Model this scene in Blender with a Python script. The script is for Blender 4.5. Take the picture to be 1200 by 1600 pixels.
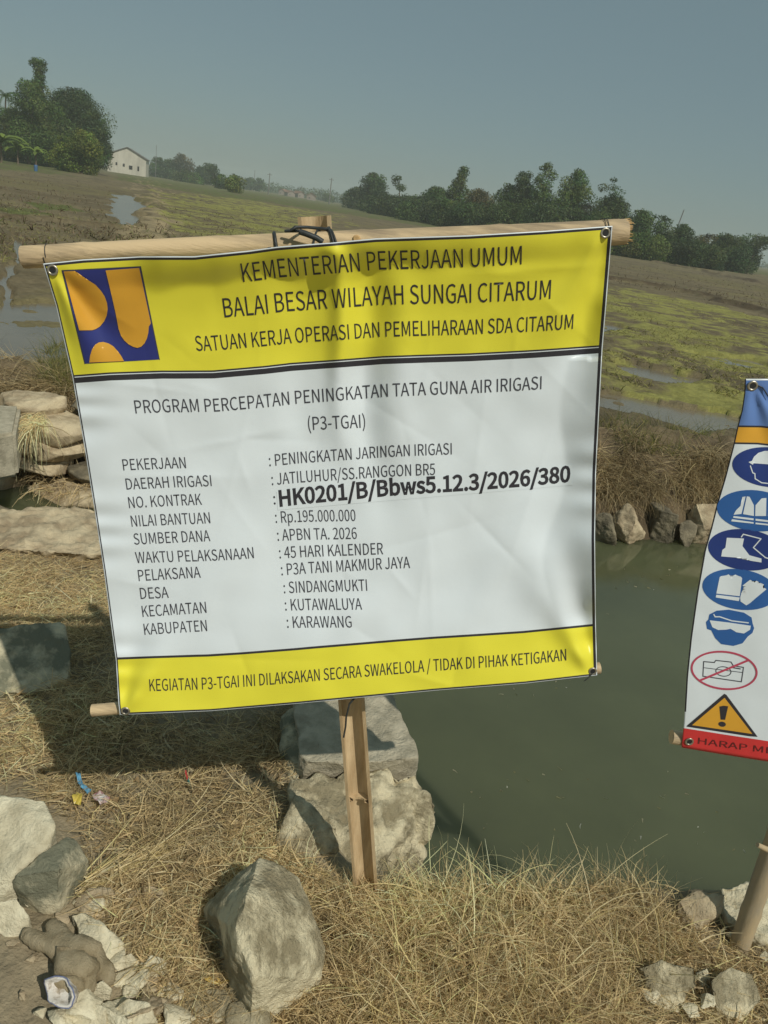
import bpy, bmesh, math, random
import numpy as np
from mathutils import Vector, Matrix, noise as mnoise

for o in list(bpy.data.objects):
    bpy.data.objects.remove(o)
S = bpy.context.scene
COL = S.collection
R = math.radians
rng = np.random.default_rng(7)
random.seed(7)

# ------------------------------------------------------------------ camera
FPX, H = 1200.0, 1.62
ROLL, PITCH = math.atan(0.153), R(21.4)
cr, sr = math.cos(ROLL), math.sin(ROLL)
NU = np.array([sr, -cr])                      # world up in image coordinates
FW = np.array([0, math.cos(PITCH), -math.sin(PITCH)])
U0 = np.array([0, math.sin(PITCH), math.cos(PITCH)])
R0 = np.array([1.0, 0, 0])
CAM = np.array([0, 0, H])
cd = bpy.data.cameras.new('camera')
cam = bpy.data.objects.new('camera', cd)
COL.objects.link(cam)
cd.sensor_fit = 'VERTICAL'
cd.sensor_height = 32.0
cd.lens = 32.0 * FPX / 1600.0
cd.clip_start, cd.clip_end = 0.05, 8000
right = R0 * cr + U0 * NU[0]
up = -(R0 * sr + U0 * NU[1])
cam.matrix_world = Matrix((
    (right[0], up[0], -FW[0], 0), (right[1], up[1], -FW[1], 0),
    (right[2], up[2], -FW[2], H), (0, 0, 0, 1)))
S.camera = cam

# ------------------------------------------------------------------ light
SUN_EL, SUN_AZ = R(47), R(143)                # azimuth clockwise from +Y
SKY_STRENGTH, SUN_STRENGTH, EXPOSURE = 0.074, 2.4, 0.25
w = bpy.data.worlds.new('World')
S.world = w
w.use_nodes = True
nt = w.node_tree
nt.nodes.clear()
sky = nt.nodes.new('ShaderNodeTexSky')
sky.sky_type = 'NISHITA'
sky.sun_disc = False
sky.sun_elevation = SUN_EL
sky.sun_rotation = SUN_AZ
sky.altitude = 0
sky.air_density, sky.dust_density, sky.ozone_density = 1.0, 1.0, 1.0
hs = nt.nodes.new('ShaderNodeHueSaturation')
hs.inputs['Saturation'].default_value = 0.9
bg = nt.nodes.new('ShaderNodeBackground')
bg.inputs['Strength'].default_value = SKY_STRENGTH
wo = nt.nodes.new('ShaderNodeOutputWorld')
nt.links.new(sky.outputs[0], hs.inputs['Color'])
hazy = nt.nodes.new('ShaderNodeMix')              # thick humid air evens the sky out
hazy.data_type = 'RGBA'
hazy.inputs[0].default_value = 0.76
hazy.inputs[7].default_value = (1.62, 2.42, 2.46, 1)
nt.links.new(hs.outputs[0], hazy.inputs[6])
nt.links.new(hazy.outputs[2], bg.inputs['Color'])
nt.links.new(bg.outputs[0], wo.inputs['Surface'])
sd = bpy.data.lights.new('sun', 'SUN')
sd.energy = SUN_STRENGTH
sd.angle = R(0.5)
sd.color = (1.0, 0.965, 0.86)
sun = bpy.data.objects.new('sun', sd)
COL.objects.link(sun)
sdir = Vector((math.sin(SUN_AZ) * math.cos(SUN_EL), math.cos(SUN_AZ) * math.cos(SUN_EL), math.sin(SUN_EL)))
sun.rotation_euler = sdir.to_track_quat('Z', 'Y').to_euler()
S.view_settings.view_transform = 'Standard'
S.view_settings.look = 'None'
S.view_settings.exposure = EXPOSURE
S.view_settings.gamma = 1
S.view_settings.use_curve_mapping = False
S.render.engine = 'CYCLES'
S.cycles.volume_bounces = 1
S.cycles.max_bounces = 6

# ------------------------------------------------------------------ helpers
def rays(px, py):
    dx, dy = np.asarray(px, float) - 600, np.asarray(py, float) - 800
    a, b = dx * cr + dy * sr, dx * NU[0] + dy * NU[1]
    return (FW[None] * FPX + np.outer(a, R0) + np.outer(b, U0)) / FPX

def onz(px, py, z=0.0):
    d = rays([px], [py])[0]
    return CAM + d * ((z - H) / d[2])

def at_depth(px, py, y):
    d = rays([px], [py])[0]
    return CAM + d * (y / d[1])

def horizon_y(px):
    return 312 + 0.153 * (px - 520)

def far_base(px, off, z=-0.1):
    """point on the field seen `off` pixels under the horizon at column px"""
    return onz(px, horizon_y(px) + off, z)

def hashn(ix, iy, seed):
    h = (ix * 374761393 + iy * 668265263 + seed * 974711) & 0xffffffff
    h = ((h ^ (h >> 13)) * 1274126177) & 0xffffffff
    return ((h ^ (h >> 16)) & 0xffff) / 65535.0

def vnoise(x, y, seed=0):
    x, y = np.asarray(x, float), np.asarray(y, float)
    ix, iy = np.floor(x).astype(np.int64), np.floor(y).astype(np.int64)
    fx, fy = x - ix, y - iy
    fx, fy = fx * fx * (3 - 2 * fx), fy * fy * (3 - 2 * fy)
    a, b = hashn(ix, iy, seed), hashn(ix + 1, iy, seed)
    c, d = hashn(ix, iy + 1, seed), hashn(ix + 1, iy + 1, seed)
    return (a * (1 - fx) + b * fx) * (1 - fy) + (c * (1 - fx) + d * fx) * fy - 0.5

def fbm(x, y, octv=4, seed=0):
    s, amp, f = 0, 1.0, 1.0
    for k in range(octv):
        s = s + amp * vnoise(x * f, y * f, seed + k)
        amp *= 0.5
        f *= 2.03
    return s

def sstep(a, b, x):
    t = np.clip((x - a) / (b - a), 0, 1)
    return t * t * (3 - 2 * t)

def inpoly(x, y, poly):
    p = np.asarray(poly, float)
    x, y = np.asarray(x), np.asarray(y)
    ins = np.zeros(x.shape, bool)
    j = len(p) - 1
    for i in range(len(p)):
        xi, yi, xj, yj = p[i, 0], p[i, 1], p[j, 0], p[j, 1]
        c = ((yi > y) != (yj > y)) & (x < (xj - xi) * (y - yi) / (yj - yi + 1e-12) + xi)
        ins ^= c
        j = i
    return ins

def mesh_np(name, verts, faces, mat=None, cols=None, smooth=False, parent=None):
    """verts (n,3), faces (m,k) with k fixed"""
    me = bpy.data.meshes.new(name)
    verts = np.asarray(verts, np.float32)
    faces = np.asarray(faces, np.int32)
    n, (m, k) = len(verts), faces.shape
    me.vertices.add(n)
    me.vertices.foreach_set('co', verts.ravel())
    me.loops.add(m * k)
    me.loops.foreach_set('vertex_index', faces.ravel())
    me.polygons.add(m)
    me.polygons.foreach_set('loop_start', np.arange(0, m * k, k, dtype=np.int32))
    me.polygons.foreach_set('loop_total', np.full(m, k, np.int32))
    me.update(calc_edges=True)
    if cols is not None:
        ca = me.color_attributes.new('Col', 'FLOAT_COLOR', 'POINT')
        c = np.ones((n, 4), np.float32)
        c[:, :3] = cols
        ca.data.foreach_set('color', c.ravel())
    if smooth:
        me.polygons.foreach_set('use_smooth', np.ones(m, bool))
    if mat:
        me.materials.append(mat)
    o = bpy.data.objects.new(name, me)
    COL.objects.link(o)
    o.parent = parent
    return o

def bm_obj(name, bm, mat, parent=None, smooth=False):
    me = bpy.data.meshes.new(name)
    bmesh.ops.recalc_face_normals(bm, faces=bm.faces)
    bm.to_mesh(me)
    bm.free()
    for m in (mat if isinstance(mat, (list, tuple)) else [mat]):
        me.materials.append(m)
    if smooth:
        for p in me.polygons:
            p.use_smooth = True
    o = bpy.data.objects.new(name, me)
    COL.objects.link(o)
    o.parent = parent
    return o

def tag(o, label=None, cat=None, group=None, kind=None):
    if label: o['label'] = label
    if cat: o['category'] = cat
    if group: o['group'] = group
    if kind: o['kind'] = kind
    return o

def thing(name, label, cat, loc=(0, 0, 0), group=None):
    o = bpy.data.objects.new(name, None)
    o.empty_display_size = 0.1
    o.location = loc
    COL.objects.link(o)
    return tag(o, label, cat, group)

def under(child, parent):
    """parent keeping world place (parents carry only a location)"""
    child.parent = parent
    child.matrix_parent_inverse = Matrix.Translation(-Vector(parent.location))
    return child

def tube(bm, pts, radii, seg=10, cap=True):
    pts = [Vector(p) for p in pts]
    rings = []
    n = len(pts)
    prev = None
    for i, p in enumerate(pts):
        t = (pts[min(i + 1, n - 1)] - pts[max(i - 1, 0)]).normalized()
        a = prev if prev is not None else (Vector((0, 0, 1)) if abs(t.z) < 0.9 else Vector((1, 0, 0)))
        x = (a - t * a.dot(t)).normalized()
        prev = x
        y = t.cross(x)
        r = radii[i] if hasattr(radii, '__len__') else radii
        rings.append([bm.verts.new(p + (x * math.cos(2 * math.pi * k / seg) + y * math.sin(2 * math.pi * k / seg)) * r) for k in range(seg)])
    for i in range(n - 1):
        for k in range(seg):
            bm.faces.new((rings[i][k], rings[i][(k + 1) % seg], rings[i + 1][(k + 1) % seg], rings[i + 1][k]))
    if cap:
        bm.faces.new([bm.verts.new(v.co) for v in rings[0][::-1]])     # own corners: the cut stays crisp
        bm.faces.new([bm.verts.new(v.co) for v in rings[-1]])
    return rings

def box(bm, c, sx, sy, sz, ax=None):
    ax = ax or (Vector((1, 0, 0)), Vector((0, 1, 0)), Vector((0, 0, 1)))
    c = Vector(c)
    v = [bm.verts.new(c + ax[0] * (sx * i / 2) + ax[1] * (sy * j / 2) + ax[2] * (sz * k / 2)) for k in (-1, 1) for j in (-1, 1) for i in (-1, 1)]
    for f in ((0, 1, 3, 2), (4, 6, 7, 5), (0, 4, 5, 1), (2, 3, 7, 6), (0, 2, 6, 4), (1, 5, 7, 3)):
        bm.faces.new([v[i] for i in f])

# ------------------------------------------------------------------ materials
def mat(name, col, rough=0.8, spec=0.3, vary=0.25, scale=8.0, bump=0.0, bscale=40.0, col2=None, coords='Object',
        stretch=None, attr=False, detail=6.0, translucent=0.0, metallic=0.0, bdist=0.01, contrast=(0.35, 0.65)):
    m = bpy.data.materials.new(name)
    m.use_nodes = True
    t = m.node_tree
    b = t.nodes['Principled BSDF']
    b.inputs['Roughness'].default_value = rough
    b.inputs['Specular IOR Level'].default_value = spec
    b.inputs['Metallic'].default_value = metallic
    L = t.links.new
    tc = t.nodes.new('ShaderNodeTexCoord')
    src = tc.outputs[coords]
    if stretch:
        mp = t.nodes.new('ShaderNodeMapping')
        mp.inputs['Scale'].default_value = stretch
        L(src, mp.inputs['Vector'])
        src = mp.outputs[0]
    n1 = t.nodes.new('ShaderNodeTexNoise')
    n1.inputs['Scale'].default_value = scale
    n1.inputs['Detail'].default_value = detail
    n1.inputs['Roughness'].default_value = 0.62
    L(src, n1.inputs['Vector'])
    rp = t.nodes.new('ShaderNodeValToRGB')
    rp.color_ramp.elements[0].position = contrast[0]
    rp.color_ramp.elements[1].position = contrast[1]
    c = np.array(col)
    ca = tuple(np.clip(c * (1 - vary), 0, 1)) if col2 is None else tuple(col)
    cb = tuple(np.clip(c * (1 + vary), 0, 1)) if col2 is None else tuple(col2)
    rp.color_ramp.elements[0].color = (*ca, 1)
    rp.color_ramp.elements[1].color = (*cb, 1)
    L(n1.outputs['Fac'], rp.inputs[0])
    out = rp.outputs[0]
    if attr:
        at = t.nodes.new('ShaderNodeVertexColor')
        at.layer_name = 'Col'
        mx = t.nodes.new('ShaderNodeMix')
        mx.data_type = 'RGBA'
        mx.blend_type = 'MULTIPLY'
        mx.inputs[0].default_value = 1.0
        L(at.outputs[0], mx.inputs[6])
        L(out, mx.inputs[7])
        out = mx.outputs[2]
    L(out, b.inputs['Base Color'])
    if bump:
        n2 = t.nodes.new('ShaderNodeTexNoise')
        n2.inputs['Scale'].default_value = bscale
        n2.inputs['Detail'].default_value = 8
        n2.inputs['Roughness'].default_value = 0.65
        L(src, n2.inputs['Vector'])
        bp = t.nodes.new('ShaderNodeBump')
        bp.inputs['Strength'].default_value = bump
        bp.inputs['Distance'].default_value = bdist
        L(n2.outputs['Fac'], bp.inputs['Height'])
        L(bp.outputs[0], b.inputs['Normal'])
    if translucent:
        tr = t.nodes.new('ShaderNodeBsdfTranslucent')
        L(out, tr.inputs['Color'])
        ms = t.nodes.new('ShaderNodeMixShader')
        ms.inputs[0].default_value = translucent
        L(b.outputs[0], ms.inputs[1])
        L(tr.outputs[0], ms.inputs[2])
        L(ms.outputs[0], t.nodes['Material Output'].inputs['Surface'])
    return m

M = {}
M['ground'] = mat('soil_and_field', (1, 1, 1), 0.9, 0.2, 0.32, 9.0, 0.9, 22.0, attr=True, bdist=0.03)
M['straw'] = mat('dry_straw', (1, 1, 1), 0.55, 0.25, 0.15, 30.0, attr=True, translucent=0.30)
M['leaf'] = mat('foliage', (1, 1, 1), 0.55, 0.3, 0.15, 0.6, attr=True, translucent=0.22)
M['bark'] = mat('bark', (0.16, 0.12, 0.085), 0.9, 0.1, 0.4, 3.0)
M['bamboo'] = mat('dry_bamboo', (0.33, 0.25, 0.16), 0.55, 0.3, 0.3, 7.0, 0.5, 60, col2=(0.68, 0.51, 0.30), detail=10, bdist=0.004, stretch=(0.55, 4, 4), contrast=(0.38, 0.56))
M['bamboo_in'] = mat('split_bamboo_inside', (0.44, 0.31, 0.17), 0.7, 0.2, 0.3, 12.0, 0.5, 90, col2=(0.66, 0.50, 0.30), bdist=0.003, stretch=(3, 3, 0.5))
M['bamboo_cut'] = mat('cut_bamboo', (0.55, 0.36, 0.17), 0.8, 0.1, 0.3, 40.0)
M['bamboo_grey'] = mat('weathered_bamboo', (0.33, 0.28, 0.20), 0.75, 0.2, 0.3, 7.0, 0.4, 60, col2=(0.50, 0.38, 0.22), bdist=0.003, stretch=(3, 3, 0.7), detail=9)
VR = 0.36
M['yellow'] = mat('yellow_vinyl', (0.80, 0.73, 0.055), VR, 0.45, 0.03, 3.0, 0.10, 14, bdist=0.006)
M['white'] = mat('white_vinyl', (0.73, 0.785, 0.82), VR, 0.45, 0.02, 3.0, 0.10, 14, bdist=0.006)
M['ink'] = mat('black_print', (0.035, 0.033, 0.04), 0.45, 0.4, 0.1, 30)
M['inkgrey'] = mat('grey_black_print', (0.06, 0.06, 0.075), 0.45, 0.4, 0.1, 30)
M['blue'] = mat('blue_print', (0.03, 0.04, 0.20), VR, 0.45, 0.06, 10)
M['orange'] = mat('orange_print', (0.70, 0.36, 0.04), VR, 0.45, 0.05, 8)
M['navy'] = mat('navy_print', (0.02, 0.045, 0.20), VR, 0.45, 0.05, 8)
M['midblue'] = mat('mid_blue_print', (0.03, 0.12, 0.36), VR, 0.45, 0.05, 8)
M['skyblue'] = mat('sky_blue_print', (0.12, 0.22, 0.50), VR, 0.45, 0.05, 8)
M['red'] = mat('red_print', (0.60, 0.04, 0.04), VR, 0.45, 0.06, 8)
M['pinkred'] = mat('faded_red_print', (0.50, 0.07, 0.12), VR, 0.45, 0.06, 8)
M['darkred'] = mat('dark_red_print', (0.12, 0.02, 0.02), VR, 0.45, 0.06, 8)
M['brass'] = mat('dull_eyelet_metal', (0.42, 0.38, 0.30), 0.35, 0.5, 0.2, 60, metallic=0.8)
M['strap'] = mat('black_plastic_strap', (0.035, 0.04, 0.04), 0.5, 0.4, 0.3, 60, 0.4, 150, bdist=0.002)
M['rock'] = mat('grey_rock', (0.37, 0.315, 0.20), 0.9, 0.15, 0.3, 9.0, 1.0, 80, col2=(0.86, 0.76, 0.52), bdist=0.018, contrast=(0.44, 0.58), detail=10)
M['rockpale'] = mat('pale_mortar_stone', (0.58, 0.51, 0.35), 0.95, 0.1, 0.3, 12.0, 0.8, 130, col2=(0.88, 0.80, 0.58), bdist=0.012, contrast=(0.38, 0.60), detail=10)
M['rockdark'] = mat('dark_green_grey_stone', (0.21, 0.205, 0.14), 0.8, 0.25, 0.3, 11.0, 0.7, 130, col2=(0.68, 0.60, 0.41), bdist=0.010, contrast=(0.44, 0.64), detail=10)
M['rockbrown'] = mat('brown_stone', (0.36, 0.28, 0.18), 0.9, 0.1, 0.3, 9.0, 0.8, 110, col2=(0.64, 0.53, 0.35), bdist=0.012, contrast=(0.38, 0.62), detail=10)
M['concrete'] = mat('old_concrete', (0.36, 0.32, 0.23), 0.9, 0.15, 0.3, 14.0, 0.8, 120, col2=(0.56, 0.50, 0.37), bdist=0.012, contrast=(0.36, 0.60), detail=10)
M['rockshade'] = mat('dark_shade_stone', (0.11, 0.095, 0.065), 0.8, 0.25, 0.3, 9.0, 0.8, 90, col2=(0.30, 0.255, 0.17), bdist=0.012, detail=10)  # riprap shade is put into this colour; also random dark wall stones
M['house_wall'] = mat('pale_plaster', (0.64, 0.60, 0.50), 0.9, 0.1, 0.3, 0.5, stretch=(1, 1, 0.25), col2=(0.46, 0.43, 0.36), detail=9)
M['far_wall'] = mat('pinkish_plaster', (0.30, 0.25, 0.21), 0.9, 0.1, 0.12, 0.4)
M['roof'] = mat('grey_roof', (0.16, 0.15, 0.14), 0.8, 0.1, 0.2, 1.0)
M['rooftile'] = mat('red_brown_roof', (0.24, 0.13, 0.09), 0.8, 0.1, 0.2, 1.0)
M['dark'] = mat('dark_opening', (0.03, 0.03, 0.03), 0.6, 0.2, 0.2, 2.0)
M['pole'] = mat('grey_pole', (0.20, 0.19, 0.18), 0.8, 0.1, 0.2, 1.0)
M['drum'] = mat('blue_plastic', (0.06, 0.14, 0.28), 0.5, 0.3, 0.1, 2.0)
M['glove'] = mat('muddy_knit', (0.30, 0.24, 0.145), 0.95, 0.05, 0.22, 24, 1.0, 240, col2=(0.46, 0.38, 0.25), bdist=0.006, detail=10)
M['cuff'] = mat('white_knit', (0.36, 0.30, 0.22), 0.95, 0.05, 0.15, 55, 0.8, 300, col2=(0.70, 0.66, 0.60), bdist=0.003, contrast=(0.36, 0.52))
M['cuffblue'] = mat('blue_grey_thread', (0.18, 0.20, 0.30), 0.95, 0.05, 0.3, 90)

def water_mat(name, col, rough, bscale, bump, spec=0.5):
    m = mat(name, col, rough, spec, 0.15, 0.8, bump, bscale, bdist=0.01)
    return m
M['canal'] = water_mat('murky_green_water', (0.090, 0.098, 0.050), 0.06, 5.0, 0.10)
_b = M['canal'].node_tree.nodes['Principled BSDF']          # silt in the water spreads the light
_b.subsurface_method = 'BURLEY'
_b.inputs['Subsurface Weight'].default_value = 1.0
_b.inputs['Subsurface Radius'].default_value = (1.0, 1.0, 0.7)
_b.inputs['Subsurface Scale'].default_value = 0.22
M['puddle'] = water_mat('muddy_shallow_water', (0.19, 0.16, 0.11), 0.2, 9.0, 0.08, 0.4)

# ------------------------------------------------------------------ terrain
NEAR = np.array([(-40, 5.2), (-8, 3.95), (-3, 3.62), (-1.2, 3.42), (-0.45, 3.0), (-0.10, 2.7), (-0.09, 2.2), (-0.06, 1.76), (0.06, 1.57), (0.30, 1.53), (0.5, 1.56), (0.9, 1.66), (1.35, 1.78), (3, 2.0), (8, 2.4), (40, 4.0)])
FAR = np.array([(-40, -1.5), (-8, 4.0), (-2.15, 4.85), (1.98, 5.55), (8, 6.6), (40, 12.0)])

def poly_sd(x, y, P):
    """signed distance to a polyline that is a function of x (positive above)"""
    d = np.full(x.shape, 1e9)
    for i in range(len(P) - 1):
        a, b = P[i], P[i + 1]
        ab = b - a
        t = np.clip(((x - a[0]) * ab[0] + (y - a[1]) * ab[1]) / (ab @ ab), 0, 1)
        d = np.minimum(d, np.hypot(x - a[0] - t * ab[0], y - a[1] - t * ab[1]))
    return np.where(y > np.interp(x, P[:, 0], P[:, 1]), d, -d)

def P2(pts, z=-0.1):
    return np.array([onz(a, b, z)[:2] for a, b in pts])

FZ = -0.10                                    # level of the fields
PUDDLES = [
    P2([(168, 308), (190, 303), (215, 306), (224, 318), (224, 350), (205, 356), (183, 350), (172, 335)]),
    P2([(-60, 480), (0, 474), (60, 470), (110, 476), (140, 490), (150, 520), (145, 560), (95, 572), (40, 578), (-60, 585)]),
    P2([(28, 362), (37, 362), (36, 385), (22, 425), (12, 470), (-6, 480), (-2, 440), (16, 400)]),
    P2([(880, 618), (945, 612), (1000, 620), (1060, 635), (1120, 640), (1165, 652), (1168, 672), (1100, 680), (1040, 660), (1000, 650), (930, 640)]),
    P2([(960, 565), (1000, 566), (1060, 583), (1102, 590), (1095, 600), (1040, 600), (990, 590)]),
    P2([(935, 503), (965, 506), (975, 514), (945, 518)]),
    P2([(1040, 545), (1180, 560), (1230, 580), (1150, 572)]),
]
DYKES = [
    (P2([(228, 278), (236, 310), (240, 335), (236, 362), (225, 385)]), 0.6, 0.14, (0.42, 0.33, 0.19)),
    (P2([(940, 396), (1010, 407), (1100, 424), (1210, 447)]), 1.1, 0.22, (0.10, 0.07, 0.042)),
    (P2([(930, 433), (1020, 448), (1100, 464), (1230, 498)]), 0.7, 0.16, (0.09, 0.062, 0.038)),
    (P2([(-20, 337), (60, 345), (120, 352), (200, 358)]), 0.35, 0.10, (0.15, 0.11, 0.06)),
    (P2([(-20, 296), (60, 306), (160, 318)]), 0.4, 0.08, (0.15, 0.12, 0.07)),
]
ALGAE = [
    P2([(920, 440), (1020, 460), (1120, 480), (1230, 505), (1230, 640), (1160, 645), (1040, 625), (920, 605)]),
    P2([(240, 300), (330, 305), (420, 318), (520, 335), (520, 352), (400, 375), (300, 372), (255, 350)]),
]
GREEN = [
    P2([(185, 270), (240, 277), (330, 290), (430, 304), (545, 322), (700, 352), (700, 360), (560, 338), (430, 318), (330, 306), (240, 292), (180, 280)]),
    P2([(-40, 240), (60, 252), (110, 262), (100, 274), (40, 268), (-40, 262)]),
    P2([(940, 385), (1040, 398), (1120, 412), (1230, 430), (1230, 434), (1100, 418), (1000, 404), (940, 393)]),
    P2([(45, 318), (110, 322), (110, 330), (50, 328)]),
    P2([(0, 322), (40, 326), (70, 336), (0, 335)]),
    P2([(60, 545), (110, 540), (118, 585), (70, 580)]),
]

def line_dist(x, y, P):
    d = np.full(x.shape, 1e9)
    for i in range(len(P) - 1):
        a, b = P[i], P[i + 1]
        ab = b - a
        t = np.clip(((x - a[0]) * ab[0] + (y - a[1]) * ab[1]) / (ab @ ab), 0, 1)
        d = np.minimum(d, np.hypot(x - a[0] - t * ab[0], y - a[1] - t * ab[1]))
    return d

def height(x, y, full=True):
    x, y = np.asarray(x, float), np.asarray(y, float)
    r = np.hypot(x, y)
    wob = 0.05 * fbm(x * 4, y * 4, 3, 5)
    dn = poly_sd(x, y, NEAR) + wob
    df = poly_sd(x, y, FAR) + 1.6 * wob
    zn = 0.05 * fbm(x * 2.2, y * 2.2, 4, 11) + 0.012 * fbm(x * 14, y * 14, 3, 12)
    zn = zn + 0.05 * sstep(0.9, 1.4, y) * sstep(0.9, -0.1, np.abs(x - 0.1))
    zn = zn - 1.1 * sstep(-0.05, 0.30, dn)
    zf = -1.15 + 0.85 * sstep(-0.25, 0.28, df) + 0.36 * sstep(0.15, 0.75, df) - 0.14 * sstep(1.1, 2.2, df)
    zf = zf + sstep(0.3, 1.0, df) * (0.16 * fbm(x * 1.7, y * 1.7, 5, 21) + 0.07 * fbm(x * 8, y * 8, 4, 23)) * sstep(3.6, 1.2, df)
    fieldw = sstep(1.6, 3.0, df)
    zf = zf + fieldw * (FZ + 0.03 - zf) 
    bump = (0.05 * fbm(x * 1.3, y * 1.3, 4, 31) + 0.03 * fbm(x * 5, y * 5, 3, 33)) * np.clip(1.2 - r / 60, 0.25, 1)
    zf = zf + fieldw * bump * 1.0
    if full:
        wx = x + 0.018 * r * fbm(x * 0.9, y * 0.9, 4, 41)
        wy = y + 0.018 * r * fbm(x * 0.9, y * 0.9, 4, 43)
        for P in PUDDLES:
            zf = np.where(inpoly(wx, wy, P) & (df > 0.8), zf * 0.6 + 0.4 * FZ - 0.062, zf)
        for P, wd, hh, _ in DYKES:
            zf = zf + hh * sstep(wd, wd * 0.3, line_dist(wx, wy, P)) * (df > 1)
    return np.where(df > -0.4, np.maximum(zn, zf), zn)

ang = np.concatenate([np.linspace(-180, -52, 40, endpoint=False), np.linspace(-52, 48, 680, endpoint=False), np.linspace(48, 180, 40, endpoint=False)])
rad = np.concatenate([np.linspace(0.25, 2.0, 70, endpoint=False), np.geomspace(2.0, 60, 420, endpoint=False), np.geomspace(60, 1000, 100)])
A, RR = np.meshgrid(np.radians(ang), rad)
X, Y = RR * np.sin(A), RR * np.cos(A)
Z = height(X.ravel(), Y.ravel()).reshape(X.shape)
Z = np.where(RR > 300, FZ, Z)
xs, ys = X.ravel(), Y.ravel()
rr = RR.ravel()
df = poly_sd(xs, ys, FAR)
dn = poly_sd(xs, ys, NEAR)
wx = xs + 0.05 * rr * fbm(xs * 0.7, ys * 0.7, 4, 51)
wy = ys + 0.05 * rr * fbm(xs * 0.7, ys * 0.7, 4, 53)
soil = np.array((0.38, 0.31, 0.20))
c = np.tile(soil, (len(xs), 1))
n1 = fbm(xs * 0.5, ys * 0.5, 5, 61)
n2 = fbm(xs * 3, ys * 3, 4, 63)
n3 = fbm(xs * 0.08, ys * 0.08, 4, 65)
mud = np.array((0.205, 0.165, 0.095))
fieldc = mud[None] * (1 + 0.45 * n1[:, None] + 0.3 * n2[:, None])
gr = sstep(0.0, 0.35, n1 + 0.7 * n3 + 0.25 * n2)[:, None]
fieldc = fieldc * (1 - 0.45 * gr) + np.array((0.19, 0.17, 0.065)) * 0.45 * gr
for P in ALGAE:
    k = inpoly(wx, wy, P) * sstep(-0.32, 0.18, n1 + 0.9 * n2)
    fieldc = fieldc * (1 - k[:, None]) + np.array((0.30, 0.285, 0.085)) * (1 + 0.35 * n2[:, None]) * k[:, None]
for P in GREEN:
    k = inpoly(wx * 0.5 + xs * 0.5, wy * 0.5 + ys * 0.5, P) * sstep(-0.5, 0.0, n2 + n1)
    fieldc = fieldc * (1 - k[:, None]) + np.array((0.14, 0.155, 0.05)) * (1 + 0.4 * n2[:, None]) * k[:, None]
for P, wd, hh, dc in DYKES:
    k = (sstep(wd * 1.1, wd * 0.4, line_dist(wx, wy, P)) * (0.75 + 0.5 * n2)).clip(0, 1)[:, None]
    fieldc = fieldc * (1 - k) + np.array(dc) * k
far_green = sstep(150, 260, rr)[:, None] * 0.6
fieldc = fieldc * (1 - far_green) + np.array((0.17, 0.165, 0.07)) * far_green
bankc = np.array((0.20, 0.15, 0.09))[None] * (1 + 0.5 * n2[:, None])
fk = sstep(0.9, 1.9, df)[:, None]
c = np.where((df > -0.3)[:, None], bankc * (1 - fk) + fieldc * fk, c * (1 + 0.35 * n2[:, None]))
c = np.clip(c, 0.02, 0.8)
na, nr = len(ang), len(rad)
i0 = (np.arange(nr - 1)[:, None] * na + np.arange(na)[None]).ravel()
i1 = (np.arange(nr - 1)[:, None] * na + (np.arange(na)[None] + 1) % na).ravel()
faces = np.stack([i0, i1, i1 + na, i0 + na], 1)
verts = np.stack([xs, ys, Z.ravel()], 1)
cap = len(verts)
ground = mesh_np('ground', verts, faces[:, ::-1], M['ground'], c, smooth=True)
bm = bmesh.new()
bm.from_mesh(ground.data)
bm.verts.ensure_lookup_table()
bm.faces.new([bm.verts[k] for k in range(na)])     # close the sheet under the photographer
bm.to_mesh(ground.data)
bm.free()
tag(ground, kind='structure')

def sheet(name, pts, z, m, n=1):
    bm = bmesh.new()
    bm.faces.new([bm.verts.new((p[0], p[1], z)) for p in pts])
    o = bm_obj(name, bm, m)
    return tag(o, kind='structure')

sheet('canal_water', [(-40, 4.0), (-8, 3.6), (-3, 3.3), (-1.5, 3.0), (-0.5, 2.4), (0, 1.9), (0.2, 1.3), (8, 1.6), (40, 3.5), (40, 13.0), (8, 7.4), (1.98, 6.2), (-2.15, 5.5), (-8, 4.9)], -0.5, M['canal'])
for k_, P in enumerate(PUDDLES):
    cen = P.mean(0)
    Q = cen + (P - cen) * 1.25
    Q[:, 1] = np.maximum(Q[:, 1], np.interp(Q[:, 0], FAR[:, 0], FAR[:, 1]) + 0.9)
    sheet('field_water', Q, FZ - 0.025 - 0.003 * k_, M['puddle'])

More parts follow.
